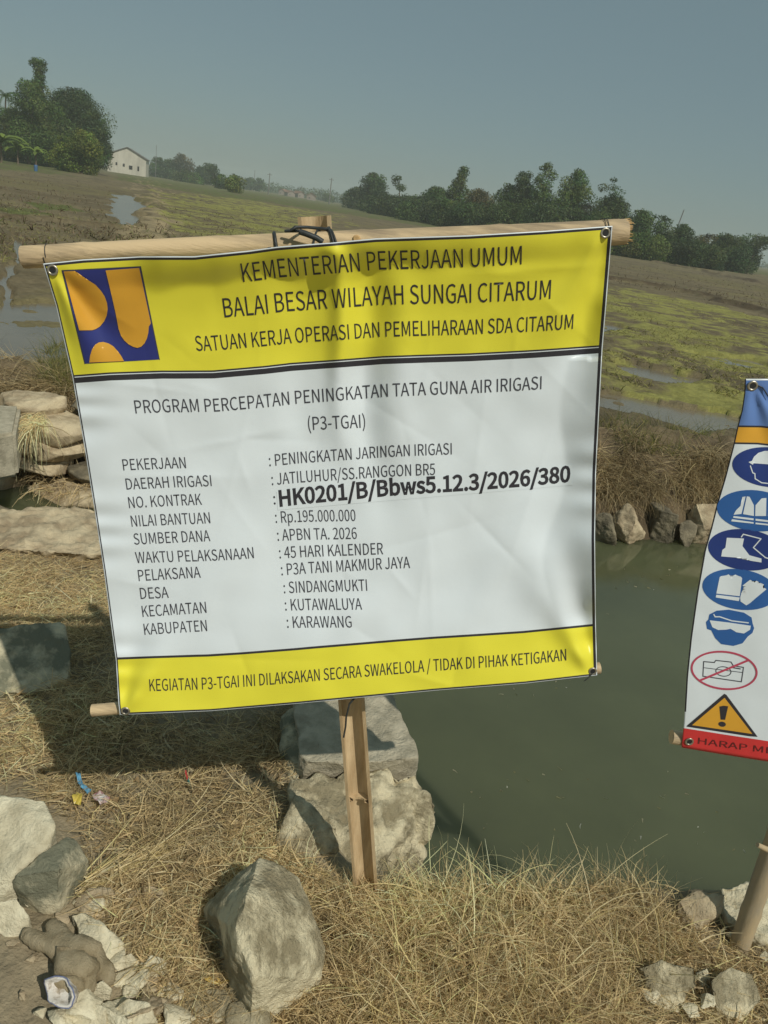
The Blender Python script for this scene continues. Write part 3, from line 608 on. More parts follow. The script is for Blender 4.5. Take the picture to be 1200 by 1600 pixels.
GLYPHS = {'r': {' ': '216', '(': '325|230,-189 284,-165 216,-20 175,137 162,299 175,461 216,617 284,763 230,788 154,639 106,478 89,299 106,120 154,-41|9,7,8 9,6,7 10,6,9 10,5,6 11,5,10 11,4,5 12,4,11 12,3,4 12,2,3 13,2,12 13,1,2 0,1,13', ')': '325|95,-189 171,-41 220,120 237,299 220,478 171,639 95,788 40,763 109,617 151,461 165,299 151,137 109,-20 40,-165|7,5,6 8,5,7 8,4,5 9,4,8 9,3,4 10,3,9 11,3,10 11,2,3 12,2,11 12,1,2 13,1,12 13,0,1', '-': '334|44,236 291,236 291,303 44,303|0,2,3 0,1,2', '.': '268|134,-13 166,-4 189,19 197,54 189,89 166,113 134,121 102,113 79,89 70,54 79,19 102,-4|7,5,6 8,5,7 8,4,5 9,4,8 9,3,4 10,3,9 10,2,3 10,1,2 11,1,10 11,0,1', '/': '377|11,-172 75,-172 363,765 299,765|0,2,3 0,1,2', '0': '534|268,-13 384,28 460,150 487,355 460,558 384,679 268,718 151,679 75,558 48,355 75,150 151,28 268,59 197,90 150,186 133,355 150,523 197,619 268,649 338,619 385,523 402,355 385,186 338,90|7,5,6 8,17,7 17,18,7 18,5,7 18,19,5 19,4,5 8,16,17 20,4,19 9,16,8 20,3,4 9,15,16 21,3,20 10,15,9 10,14,15 22,3,21 22,2,3 10,13,14 23,2,22 11,13,10 23,1,2 11,12,13 12,1,23 11,1,12 0,1,11', '1': '534|85,0 472,0 472,73 330,73 330,706 263,706 222,686 174,669 117,656 117,600 243,600 243,73 85,73|6,4,5 6,10,4 10,3,4 7,10,6 8,10,7 9,10,8 11,3,10 0,11,12 0,3,11 0,2,3 0,1,2', '2': '534|42,0 486,0 486,76 291,76 253,75 214,72 175,69 321,222 417,369 453,511 427,621 356,692 246,718 165,706 98,670 39,615 90,565 132,607 181,636 236,647 309,629 352,580 366,507 331,378 225,229 42,52|13,11,12 14,11,13 14,10,11 15,19,14 19,10,14 15,18,19 20,10,19 15,17,18 21,10,20 21,9,10 16,17,15 22,9,21 22,8,9 23,8,22 24,8,23 24,7,8 25,7,24 25,6,7 4,2,3 4,1,2 5,1,4 6,1,5 25,1,6 0,1,25', '3': '534|253,-13 368,12 450,80 480,189 460,274 407,334 331,368 331,373 397,409 441,466 456,542 430,637 357,697 250,718 175,707 110,678 54,635 101,579 144,614 193,638 247,647 311,633 352,594 367,535 349,467 287,419 171,401 171,333 301,316 370,266 391,192 373,122 322,77 247,61 176,72 119,102 73,142 28,85 82,37 156,1|14,12,13 15,12,14 15,11,12 16,20,15 20,11,15 16,19,20 21,11,20 16,18,19 21,10,11 17,18,16 22,10,21 23,10,22 23,9,10 24,9,23 25,9,24 25,8,9 26,8,25 26,7,8 27,7,26 27,6,7 27,5,6 27,28,5 28,4,5 29,4,28 29,3,4 30,3,29 31,3,30 31,2,3 37,35,36 32,2,31 37,34,35 38,34,37 32,1,2 33,1,32 38,33,34 38,1,33 39,1,38 39,0,1', '4': '534|327,0 410,0 410,195 505,195 505,265 410,265 410,706 313,706 19,252 19,195 327,195 327,265 111,265 272,506 291,540 310,575 328,610 332,610 330,568 328,522 327,481|8,6,7 8,16,6 16,17,6 17,5,6 8,15,16 18,5,17 8,14,15 19,5,18 8,13,14 20,5,19 8,12,13 11,5,20 8,11,12 8,5,11 8,4,5 8,3,4 9,3,8 10,3,9 0,2,10 2,3,10 0,1,2', '5': '534|252,-13 365,16 450,98 483,229 454,357 378,431 271,454 231,451 197,442 165,427 183,631 449,631 449,706 106,706 83,376 130,347 168,369 205,383 247,388 325,369 376,314 394,227 373,138 320,81 244,61 171,72 115,100 70,139 26,81 81,36 155,1|14,10,13 10,12,13 10,11,12 14,9,10 7,5,6 8,5,7 9,5,8 9,4,5 14,18,9 18,4,9 14,17,18 19,4,18 14,16,17 15,16,14 20,4,19 20,3,4 21,3,20 21,2,3 22,2,21 28,26,27 23,2,22 28,25,26 23,1,2 24,1,23 29,25,28 29,24,25 29,1,24 30,1,29 30,0,1', '6': '534|290,-13 391,17 465,96 493,217 469,340 401,414 297,438 240,428 185,399 137,353 164,526 229,619 319,646 361,639 399,621 430,592 480,646 436,684 382,709 315,718 186,681 91,559 54,337 85,143 169,26 139,283 187,335 236,364 282,373 353,353 395,299 409,217 393,132 351,77 290,57 213,83 162,159|20,18,19 20,17,18 20,16,17 21,11,20 11,12,20 12,16,20 13,16,12 13,14,16 14,15,16 21,10,11 22,10,21 22,9,10 7,5,6 8,5,7 8,4,5 9,28,8 28,4,8 9,27,28 29,4,28 9,26,27 22,26,9 30,4,29 30,3,4 23,25,22 25,26,22 31,3,30 23,36,25 32,3,31 32,2,3 23,35,36 24,35,23 33,2,32 33,1,2 24,34,35 34,1,33 24,1,34 0,1,24', '9': '534|226,-13 351,27 445,154 482,383 451,570 367,681 245,718 143,689 70,610 42,489 67,367 134,293 237,268 296,278 351,308 400,353 371,180 308,88 223,61 179,67 138,86 104,115 56,60 100,23 157,-3 399,428 350,373 300,343 251,333 181,353 139,407 125,489 141,574 184,630 246,650 323,625 375,550|7,5,6 8,5,7 8,34,5 34,35,5 35,4,5 8,33,34 8,32,33 36,4,35 9,32,8 9,31,32 36,3,4 25,3,36 10,31,9 10,30,31 26,3,25 10,29,30 26,15,3 15,2,3 27,15,26 11,29,10 27,14,15 16,2,15 11,28,29 28,14,27 11,14,28 11,13,14 12,13,11 17,2,16 17,1,2 22,20,21 18,1,17 22,19,20 22,18,19 22,1,18 23,1,22 23,0,1 24,0,23', ':': '268|134,-13 166,-4 189,19 197,54 189,89 166,113 134,121 102,113 79,89 70,54 79,19 102,-4 134,376 166,384 189,407 197,443 189,478 166,502 134,510 102,502 79,478 70,443 79,407 102,384|19,17,18 20,17,19 20,16,17 21,16,20 21,15,16 22,15,21 22,14,15 23,14,22 23,13,14 12,13,23 7,5,6 8,5,7 8,4,5 9,4,8 9,3,4 10,3,9 10,2,3 10,1,2 11,1,10 11,0,1', 'A': '585|4,0 93,0 162,216 420,216 487,0 582,0 342,706 243,706 184,286 219,395 243,474 266,553 289,634 293,634 316,553 339,474 364,395 398,286|0,12,7 12,6,7 12,13,6 13,5,6 0,11,12 14,5,13 15,5,14 0,10,11 16,5,15 0,9,10 0,8,9 17,5,16 0,2,8 2,17,8 2,3,17 3,5,17 0,1,2 4,5,3', 'B': '633|97,0 322,0 461,23 555,92 589,207 571,290 520,346 446,376 446,380 502,414 537,467 549,533 518,633 432,689 306,706 97,706 186,406 186,636 295,636 387,624 443,588 461,522 444,460 389,420 291,406 186,71 186,337 309,337 414,324 479,282 502,210 479,132 413,86 309,71|0,17,15 17,14,15 17,13,14 17,18,13 18,12,13 0,16,17 19,12,18 19,11,12 20,11,19 21,11,20 21,10,11 22,10,21 22,9,10 23,9,22 24,9,23 24,8,9 0,26,16 26,24,16 26,8,24 26,7,8 26,6,7 26,27,6 27,28,6 28,5,6 0,25,26 29,5,28 29,4,5 30,4,29 31,4,30 31,3,4 32,3,31 32,2,3 33,2,32 0,33,25 0,2,33 0,1,2', 'C': '614|363,-13 447,-1 519,34 580,89 531,145 483,102 429,75 367,65 250,101 174,201 147,355 175,508 253,606 370,640 426,632 474,609 514,574 562,632 513,674 448,706 369,718 208,674 97,549 56,352 96,156 205,31|21,19,20 21,18,19 21,17,18 22,12,21 12,13,21 13,17,21 14,17,13 15,17,14 15,16,17 22,11,12 23,11,22 23,10,11 23,9,10 24,9,23 24,8,9 25,8,24 5,3,4 6,3,5 25,7,8 6,2,3 7,2,6 25,2,7 25,1,2 0,1,25', 'D': '662|97,0 277,0 457,42 568,164 606,355 568,546 456,665 273,706 97,706 186,73 186,634 266,634 404,601 487,507 514,355 487,203 404,107 266,73|0,10,8 10,7,8 10,6,7 10,11,6 11,12,6 12,5,6 0,9,10 13,5,12 13,4,5 14,4,13 15,4,14 15,3,4 16,3,15 16,2,3 17,2,16 0,17,9 0,2,17 0,1,2', 'E': '567|97,0 514,0 514,76 186,76 186,333 454,333 454,409 186,409 186,631 504,631 504,706 97,706|0,8,11 8,10,11 8,9,10 0,7,8 0,4,7 4,6,7 4,5,6 0,3,4 0,2,3 0,1,2', 'G': '663|375,-13 463,-2 537,27 592,69 592,366 360,366 360,292 510,292 510,107 476,85 432,70 383,65 255,101 175,201 147,355 177,508 258,606 382,640 445,631 495,607 534,574 583,632 534,673 467,705 379,718 212,674 98,549 56,352 97,156 209,31|25,23,24 25,22,23 26,16,25 16,17,25 17,22,25 17,21,22 18,21,17 18,19,21 19,20,21 26,15,16 27,15,26 27,14,15 6,4,5 6,7,4 7,3,4 27,13,14 28,13,27 8,3,7 28,12,13 29,12,28 9,3,8 29,11,12 10,3,9 11,3,10 11,2,3 29,2,11 0,2,29 0,1,2', 'H': '701|97,0 186,0 186,333 515,333 515,0 605,0 605,706 515,706 515,410 186,410 186,706 97,706|0,10,11 0,9,10 8,6,7 8,5,6 0,2,9 2,8,9 2,3,8 3,5,8 0,1,2 4,5,3', 'I': '282|97,0 186,0 186,706 97,706|0,2,3 0,1,2', 'J': '515|228,-13 340,17 403,96 423,207 423,706 333,706 333,216 321,129 283,81 220,65 172,74 132,99 97,145 34,99 83,38 147,0|6,4,5 6,3,4 7,3,6 7,2,3 13,11,12 8,2,7 13,10,11 14,10,13 8,1,2 9,1,8 14,9,10 14,1,9 15,1,14 15,0,1', 'K': '622|97,0 186,0 186,223 307,368 519,0 618,0 363,438 584,706 483,706 188,351 186,351 186,706 97,706|0,11,12 0,10,11 9,7,8 9,6,7 9,3,6 3,5,6 9,2,3 4,5,3 0,9,10 0,2,9 0,1,2', 'L': '523|97,0 495,0 495,76 186,76 186,706 97,706|0,4,5 0,3,4 0,2,3 0,1,2', 'M': '782|97,0 177,0 177,391 175,458 171,531 166,599 169,599 226,438 360,71 420,71 553,438 610,599 613,599 608,531 604,458 602,391 602,0 685,0 685,706 578,706 443,328 427,280 411,230 394,181 390,181 373,230 356,280 339,328 204,706 97,706|0,5,29 5,28,29 5,6,28 6,27,28 20,11,19 11,18,19 11,12,18 12,17,18 0,4,5 7,27,6 20,10,11 13,17,12 0,3,4 14,17,13 0,2,3 15,17,14 8,27,7 20,9,10 0,1,2 16,17,15 8,26,27 21,9,20 8,25,26 22,9,21 8,24,25 23,9,22 8,23,24 8,9,23', 'N': '696|97,0 181,0 181,371 179,445 175,519 170,591 174,591 250,446 507,0 599,0 599,706 514,706 514,339 516,264 521,188 527,116 522,116 446,261 188,706 97,706|0,5,19 5,18,19 5,6,18 6,17,18 12,10,11 12,9,10 0,4,5 7,17,6 0,3,4 8,17,7 0,2,3 0,1,2 13,9,12 14,9,13 8,16,17 15,9,14 8,15,16 8,9,15', 'O': '714|357,-13 514,33 620,159 659,355 620,550 514,674 357,718 200,674 95,550 56,355 95,159 200,33 357,65 246,101 173,202 147,355 173,508 246,606 357,640 468,606 541,508 567,355 541,202 468,101|7,5,6 8,17,7 17,18,7 18,5,7 18,19,5 19,4,5 20,4,19 8,16,17 9,16,8 20,3,4 9,15,16 21,3,20 10,15,9 10,14,15 22,3,21 22,2,3 10,13,14 23,2,22 23,1,2 11,13,10 11,12,13 12,1,23 11,1,12 0,1,11', 'P': '610|97,0 186,0 186,281 302,281 439,304 529,376 562,499 529,621 437,686 298,706 97,706 186,353 186,634 287,634 391,622 453,580 474,499 454,416 393,369 291,353|0,12,10 12,9,10 12,8,9 12,13,8 13,7,8 0,11,12 14,7,13 15,7,14 15,6,7 16,6,15 17,6,16 17,5,6 18,5,17 18,4,5 19,4,18 0,2,11 2,19,11 2,4,19 2,3,4 0,1,2', 'R': '611|186,371 186,634 304,634 398,622 456,582 476,508 456,432 398,386 304,371 484,0 584,0 405,309 489,346 544,413 564,508 532,625 445,687 318,706 97,706 97,0 186,0 186,299 313,299|19,1,18 1,17,18 1,16,17 1,2,16 2,15,16 19,0,1 3,15,2 3,14,15 4,14,3 5,14,4 6,14,5 6,13,14 7,13,6 7,12,13 8,12,7 19,21,0 21,8,0 21,12,8 21,11,12 21,22,11 22,10,11 19,20,21 9,10,22', 'S': '574|293,-13 420,15 503,86 532,188 513,275 461,335 387,376 287,420 232,445 188,482 169,538 186,593 232,628 301,640 363,632 416,610 462,575 508,632 452,677 381,707 301,718 187,694 108,628 79,532 102,445 156,387 222,350 324,306 384,276 426,239 442,180 424,120 374,80 294,65 222,76 156,107 99,153 46,91 115,36 198,0|21,19,20 21,18,19 22,18,21 22,13,18 13,17,18 22,12,13 14,17,13 15,17,14 15,16,17 23,12,22 23,11,12 23,10,11 23,9,10 24,9,23 24,8,9 24,7,8 25,7,24 25,6,7 26,6,25 26,5,6 27,5,26 27,4,5 28,4,27 29,4,28 29,3,4 30,3,29 30,2,3 31,2,30 37,35,36 32,2,31 37,34,35 38,34,37 32,1,2 33,1,32 38,33,34 38,1,33 39,1,38 39,0,1', 'T': '577|244,0 333,0 333,631 547,631 547,706 30,706 30,631 244,631|6,4,5 6,3,4 7,3,6 0,2,7 2,3,7 0,1,2', 'U': '694|348,-13 477,16 567,112 601,291 601,706 515,706 515,289 492,156 433,86 348,65 264,86 205,156 183,289 183,706 94,706 94,291 128,112 218,16|15,13,14 15,12,13 6,4,5 6,3,4 16,12,15 6,2,3 16,11,12 7,2,6 8,2,7 16,10,11 8,1,2 17,10,16 9,1,8 17,9,10 17,1,9 17,0,1', 'W': '845|174,0 280,0 385,426 397,480 409,533 421,586 425,586 436,533 447,480 459,426 566,0 674,0 819,706 735,706 659,322 646,246 633,169 620,92 614,92 597,169 581,246 564,322 466,706 384,706 287,322 270,246 253,169 237,92 233,92 219,169 205,246 191,322 117,706 25,706|0,32,33 0,31,32 24,22,23 24,5,22 5,6,22 6,21,22 14,12,13 14,11,12 24,4,5 7,21,6 8,21,7 24,3,4 9,21,8 24,2,3 24,1,2 10,21,9 0,30,31 25,1,24 10,20,21 15,11,14 10,19,20 0,29,30 26,1,25 16,11,15 10,18,19 0,28,29 27,1,26 17,11,16 0,27,28 0,1,27 10,17,18 10,11,17', 'Y': '511|211,0 299,0 299,273 512,706 420,706 329,506 307,455 283,404 258,351 254,351 230,404 208,455 185,506 93,706 -1,706 211,273|15,13,14 15,12,13 5,3,4 5,2,3 15,11,12 6,2,5 15,10,11 7,2,6 15,9,10 8,2,7 15,8,9 15,2,8 0,2,15 0,1,2', 'p': '597|89,-221 177,-221 177,-43 174,48 222,15 271,-6 319,-13 431,21 514,117 546,270 522,411 452,503 338,536 278,526 222,499 171,462 169,462 161,523 89,523 304,62 266,67 223,84 177,116 177,391 226,430 272,454 316,462 396,438 441,371 454,269 435,158 382,87|13,11,12 14,11,13 0,17,18 0,16,17 14,10,11 15,26,14 26,10,14 0,15,16 0,23,15 23,24,15 24,25,15 25,26,15 27,10,26 28,10,27 28,9,10 0,22,23 29,9,28 29,8,9 30,8,29 31,8,30 31,7,8 0,3,22 3,21,22 19,7,31 3,20,21 3,19,20 3,7,19 0,2,3 4,7,3 4,6,7 5,6,4 0,1,2'}, 'b': {'.': '268|48,106 84,143 134,156 184,143 219,107 232,54 219,2 183,-35 134,-48 84,-35 48,2 35,54|1,3,2 0,3,1 0,4,3 0,5,4 11,5,0 10,5,11 10,6,5 9,6,10 9,7,6 9,8,7', '/': '377|409,799 100,-206 -35,-206 274,799|2,0,3 2,1,0', '0': '534|42,570 128,707 268,754 406,707 493,570 522,355 493,139 407,0 268,-49 128,0 42,139 14,355 352,513 313,592 268,612 222,592 183,513 167,355 183,196 222,116 268,96 313,116 352,196 368,355|1,3,2 0,3,1 0,14,3 14,4,3 0,15,14 13,4,14 0,16,15 12,4,13 12,5,4 11,16,0 11,17,16 23,5,12 23,6,5 10,17,11 10,18,17 22,6,23 10,19,18 21,6,22 9,19,10 21,7,6 9,20,19 20,7,21 9,7,20 9,8,7', '1': '534|209,107 209,566 83,566 83,683 164,702 209,717 255,740 364,740 364,107 506,107 506,-34 51,-34 51,107|5,7,6 5,8,7 4,8,5 3,1,4 1,8,4 2,1,3 0,8,1 11,0,12 11,8,0 11,9,8 11,10,9', '2': '534|199,251 300,393 331,509 320,564 290,598 235,612 193,604 153,580 90,517 -11,616 78,698 155,738 248,753 373,723 458,638 488,511 449,355 347,201 261,110 211,106 252,109 290,110 520,110 520,-34 8,-34 8,66|11,13,12 10,13,11 10,14,13 9,14,10 9,5,14 5,4,14 4,15,14 8,7,9 7,6,9 6,5,9 3,15,4 2,15,3 2,16,15 1,16,2 0,16,1 0,17,16 25,17,0 25,19,17 19,18,17 20,22,21 20,23,22 19,23,20 25,23,19 24,23,25', '3': '534|69,190 138,130 187,105 247,95 306,108 342,140 356,191 341,246 288,283 137,303 137,430 273,451 319,486 332,536 322,576 295,602 247,612 204,606 163,586 97,531 5,640 93,707 166,740 251,753 372,729 459,657 491,543 472,451 420,383 365,353 365,390 427,362 491,290 516,188 479,61 384,-20 254,-47 146,-32 64,8 -19,81|22,24,23 21,24,22 21,25,24 20,25,21 20,16,25 16,15,25 15,26,25 19,18,20 18,17,20 17,16,20 14,26,15 13,26,14 13,27,26 12,27,13 11,27,12 11,28,27 10,28,11 9,30,10 30,28,10 9,29,30 31,28,30 29,31,28 29,32,31 9,32,29 8,32,9 8,33,32 7,33,8 6,33,7 5,33,6 39,1,0 5,34,33 4,34,5 39,2,1 3,34,4 39,3,2 39,34,3 38,34,39 38,35,34 37,35,38 37,36,35', '5': '534|65,188 134,129 182,105 242,95 302,111 342,155 359,228 344,298 307,338 245,354 213,350 183,339 129,307 47,359 74,740 483,740 483,597 214,597 204,482 185,474 225,485 273,489 394,462 485,374 518,229 480,80 382,-15 254,-47 145,-32 63,7 -21,75|13,17,14 17,15,14 17,16,15 13,19,17 19,18,17 20,22,21 19,22,20 13,22,19 13,23,22 13,9,23 9,8,23 8,24,23 12,11,13 11,10,13 10,9,13 7,24,8 6,24,7 6,25,24 5,25,6 30,1,0 4,25,5 30,2,1 3,25,4 30,3,2 30,25,3 30,26,25 29,26,30 28,26,29 28,27,26', '6': '534|59,573 166,710 312,753 391,742 455,713 530,649 432,544 380,592 350,607 321,611 250,590 196,513 186,446 165,427 229,460 297,473 418,444 500,356 528,216 496,80 410,-14 289,-48 148,-3 53,130 19,337 330,106 361,147 375,217 363,285 333,324 281,338 248,332 208,309 175,273 195,173 235,111 290,93|1,3,2 1,4,3 1,5,4 0,5,1 0,9,5 9,8,5 8,7,5 7,6,5 0,10,9 0,11,10 24,11,0 24,12,11 14,16,15 13,16,14 24,13,12 13,17,16 24,17,13 24,30,17 30,29,17 29,18,17 24,31,30 23,33,24 33,32,24 32,31,24 28,18,29 27,18,28 23,34,33 26,18,27 26,19,18 23,35,34 25,19,26 22,35,23 22,36,35 36,19,25 22,19,36 22,20,19 21,20,22', '8': '534|32,275 87,350 139,388 139,359 100,394 59,457 43,539 74,650 156,725 272,751 392,723 472,645 500,531 482,448 441,381 406,346 406,373 454,337 505,267 525,168 492,57 401,-20 270,-47 138,-20 44,59 9,174 345,573 317,604 270,616 230,606 203,580 193,539 210,487 257,448 309,425 329,447 349,486 355,525 351,229 295,272 225,303 195,277 167,233 157,184 172,135 210,101 271,88 326,100 359,129 371,171|8,10,9 7,10,8 7,11,10 6,29,7 29,28,7 28,11,7 28,27,11 27,12,11 6,30,29 26,12,27 6,31,30 37,12,26 6,32,31 5,32,6 37,13,12 36,13,37 5,33,32 35,13,36 4,33,5 4,34,33 35,14,13 34,14,35 4,14,34 3,2,4 2,14,4 1,14,2 1,16,14 16,15,14 1,17,16 0,17,1 0,40,17 40,18,17 0,41,40 39,18,40 0,42,41 25,42,0 38,18,39 38,19,18 25,43,42 49,19,38 25,44,43 24,44,25 48,19,49 48,20,19 24,45,44 47,20,48 24,46,45 46,20,47 24,20,46 23,20,24 23,21,20 23,22,21', 'B': '633|308,740 445,721 546,655 584,536 569,454 526,389 480,361 480,399 540,375 602,306 624,206 584,71 475,-9 324,-34 63,-34 63,740 376,453 414,480 426,522 413,567 375,592 293,602 220,602 220,440 288,440 400,119 449,153 466,210 451,260 402,291 307,303 220,303 220,105 307,105|14,22,15 22,0,15 22,1,0 22,2,1 22,21,2 21,20,2 20,3,2 14,23,22 19,3,20 18,3,19 18,4,3 17,4,18 16,4,17 16,5,4 24,5,16 14,31,23 31,24,23 31,7,24 7,5,24 31,6,7 8,5,7 6,8,5 6,9,8 31,9,6 31,30,9 30,29,9 29,10,9 14,32,31 28,10,29 27,10,28 26,10,27 26,11,10 25,11,26 33,11,25 32,11,33 14,11,32 14,12,11 14,13,12', 'H': '701|220,740 220,444 481,444 481,740 639,740 639,-34 481,-34 481,299 220,299 220,-34 63,-34 63,740|10,0,11 10,1,0 2,4,3 2,5,4 10,8,1 8,2,1 8,7,2 7,5,2 10,9,8 6,5,7', 'K': '622|220,740 220,385 172,385 467,740 657,740 404,435 677,-34 499,-34 302,309 220,211 220,-34 63,-34 63,740|11,0,12 11,2,0 2,1,0 2,4,3 2,5,4 2,8,5 8,6,5 11,9,2 9,8,2 7,6,8 11,10,9', 'b': '595|196,20 188,-34 55,-34 55,800 211,800 211,556 210,532 207,529 270,559 340,571 472,533 554,425 581,269 545,101 450,-9 321,-47 259,-37 201,-11 159,20 408,358 375,409 314,427 283,421 244,401 211,375 211,133 239,114 274,100 301,96 361,116 403,172 420,269|2,4,3 2,5,4 8,10,9 7,10,8 2,7,5 7,6,5 7,11,10 2,24,7 24,23,7 23,22,7 22,21,7 21,11,7 20,11,21 20,12,11 19,12,20 2,25,24 31,12,19 30,12,31 30,13,12 29,13,30 2,26,25 28,13,29 2,27,26 28,14,13 2,28,27 2,18,28 18,0,28 0,14,28 2,17,18 1,17,0 17,14,0 17,15,14 2,1,17 16,15,17', 's': '451|65,166 137,115 180,97 227,90 270,99 290,115 295,136 285,160 252,184 199,206 122,239 54,295 24,387 51,482 127,548 239,571 310,561 372,537 451,485 367,376 307,415 275,429 242,433 201,426 184,411 179,394 187,374 217,354 269,333 349,299 420,241 450,143 423,46 345,-23 227,-47 144,-36 71,-8 -17,51|14,16,15 14,17,16 13,17,14 13,18,17 13,21,18 21,20,18 20,19,18 12,23,13 23,22,13 22,21,13 12,24,23 12,25,24 12,26,25 11,26,12 11,27,26 11,28,27 11,29,28 11,30,29 10,30,11 10,31,30 9,31,10 8,31,9 7,31,8 37,1,0 6,31,7 6,32,31 5,32,6 4,32,5 37,2,1 3,32,4 37,3,2 37,32,3 36,32,37 36,33,32 35,33,36 35,34,33', 'w': '772|142,557 227,228 237,178 247,130 252,109 202,109 207,131 219,179 231,229 320,557 457,557 546,229 558,179 571,131 576,109 527,109 532,130 542,179 553,228 636,557 792,557 632,-34 473,-34 391,274 378,323 367,373 361,398 411,398 405,373 393,322 381,272 300,-34 146,-34 -19,557|32,0,33 32,1,0 8,10,9 8,26,10 26,27,10 27,11,10 18,20,19 18,21,20 8,25,26 28,11,27 8,24,25 29,11,28 8,30,24 30,23,24 30,23,29 23,11,29 22,11,23 8,31,30 22,17,11 17,12,11 7,2,8 2,31,8 17,12,18 12,21,18 32,7,1 7,2,1 13,21,12 32,6,7 22,16,17 3,31,2 14,21,13 32,5,6 22,15,16 4,31,3 32,4,5 32,31,4 22,14,15 22,21,14'}}
_gc = {}
def glyph(kind, ch):
    k = (kind, ch)
    if k not in _gc:
        p = GLYPHS[kind][ch].split('|')
        v = np.array([tuple(map(float, q.split(','))) for q in p[1].split()]) / 1000 if len(p) > 1 else np.zeros((0, 2))
        f = [tuple(map(int, q.split(','))) for q in p[2].split()] if len(p) > 1 else []
        _gc[k] = (float(p[0]) / 1000, v, f)
    return _gc[k]

def text_geo(s, bold=0.0):
    """a line of printed text as flat polygons, from the glyph outlines above"""
    x, V, Fc = 0.0, [], []
    kind = 'b' if bold > 0.02 else 'r'
    n = 0
    for ch in s:
        a, v, f = glyph(kind if ch in GLYPHS[kind] else 'r', ch)
        if len(v):
            V.append(v + np.array([x, 0]))
            Fc += [tuple(i + n for i in t) for t in f]
            n += len(v)
        x += a
    return np.concatenate(V), Fc

_v, _f = text_geo('H')
CAPH = _v[:, 1].max()

def lettering(bn, s, a, b, cap, m, parent, off=0.0008, bold=0.0, upx=None):
    """text from pixel a to pixel b along its baseline, capitals `cap` pixels high, upright along the sheet"""
    v, f = text_geo(s, bold)
    x0, x1 = v[:, 0].min(), v[:, 0].max()
    a, b = np.array(a, float), np.array(b, float)
    ua, va = bn.inv([a])
    ub, vb = bn.inv([b])
    t = (v[:, 0] - x0) / (x1 - x0)
    h = v[:, 1] / CAPH
    mid = (a + b) / 2
    um, vm = bn.inv([mid])
    dv = (bn.px(um, vm + 0.01) - bn.px(um, vm - 0.01))[0] / 0.02
    vscale = cap / np.hypot(*dv)
    U = ua + (ub - ua) * t
    V = va + (vb - va) * t - vscale * h
    q = bn.px(U, V)
    bm = bmesh.new()
    vs = [bm.verts.new((p[0], p[1], 0)) for p in q]
    for ff in f:
        try:
            bm.faces.new([vs[i] for i in ff])
        except ValueError:
            pass
    return decal_bm(bn, 'lettering', bm, m, off, parent, 9.0)

def eyelet(bn, px, r, parent, mt='brass'):
    u, v = bn.inv([px])
    c = Vector(bn.pt(u, v, 0.0015)[0])
    nrm = Vector(-bn.n)
    bm = bmesh.new()
    q = nrm.to_track_quat('Z', 'Y')
    seg, ms = 20, 8
    ring = []
    for i in range(seg):
        a = 2 * math.pi * i / seg
        rw = []
        for j in range(ms):
            b = 2 * math.pi * j / ms
            p = Vector(((r + r * 0.30 * math.cos(b)) * math.cos(a), (r + r * 0.30 * math.cos(b)) * math.sin(a), r * 0.22 * math.sin(b)))
            rw.append(bm.verts.new(c + q @ p))
        ring.append(rw)
    for i in range(seg):
        for j in range(ms):
            bm.faces.new((ring[i][j], ring[(i + 1) % seg][j], ring[(i + 1) % seg][(j + 1) % ms], ring[i][(j + 1) % ms]))
    o = bm_obj('eyelet', bm, M[mt], smooth=True)
    bm = bmesh.new()
    bm.faces.new([bm.verts.new(c + q @ Vector((r * 0.8 * math.cos(2 * math.pi * i / 16), r * 0.8 * math.sin(2 * math.pi * i / 16), 0.0004))) for i in range(16)])
    h = bm_obj('eyelet_hole', bm, M['dark'])
    under(h, parent)
    return under(o, parent)

def bamboo(bm, a, b, r, nodes, seg=20, wob=0.0, r2=None):
    a, b = Vector(a), Vector(b)
    n = 60
    pts, rd = [], []
    r2 = r2 or r
    for i in range(n + 1):
        t = i / n
        p = a.lerp(b, t)
        p += Vector((0, 0, 1)) * wob * math.sin(t * 5.0)
        k = sum(math.exp(-((t - q) / 0.010) ** 2) for q in nodes)
        k2 = sum(math.exp(-((t - q - 0.018) / 0.006) ** 2) for q in nodes)
        pts.append(p)
        rd.append((r + (r2 - r) * t) * (1 + 0.07 * k - 0.03 * k2))
    tube(bm, pts, rd, seg)

# ---- the project information sign
dn_ = FW * 1200 + R0 * (209 * cr + 3400 * sr) + U0 * (209 * NU[0] + 3400 * NU[1])
dn_ = dn_ / np.linalg.norm(dn_)
rt_ = FW * 0.05 + R0 * (cr - 0.077 * sr) + U0 * (NU[0] - 0.077 * NU[1])
rt_ = rt_ - dn_ * (rt_ @ dn_)
rt_ /= np.linalg.norm(rt_)
NRM = np.cross(rt_, dn_)                     # points away from the camera
SP0 = CAM + rays([560], [730])[0] * 1.42

def plane_pt(px, py, back=0.0):
    d = rays([px], [py])[0]
    return CAM + d * (((SP0 + NRM * back) - CAM) @ NRM / (d @ NRM))

_r = random.Random(5)
CREASES = [(_r.uniform(140, 920), _r.uniform(420, 1080), _r.choice([_r.uniform(-0.3, 0.3), _r.uniform(1.2, 1.9), _r.uniform(0.5, 1.0)]), _r.uniform(25, 110), _r.choice([-1, 1]) * _r.uniform(0.0006, 0.0016)) for _ in range(46)]

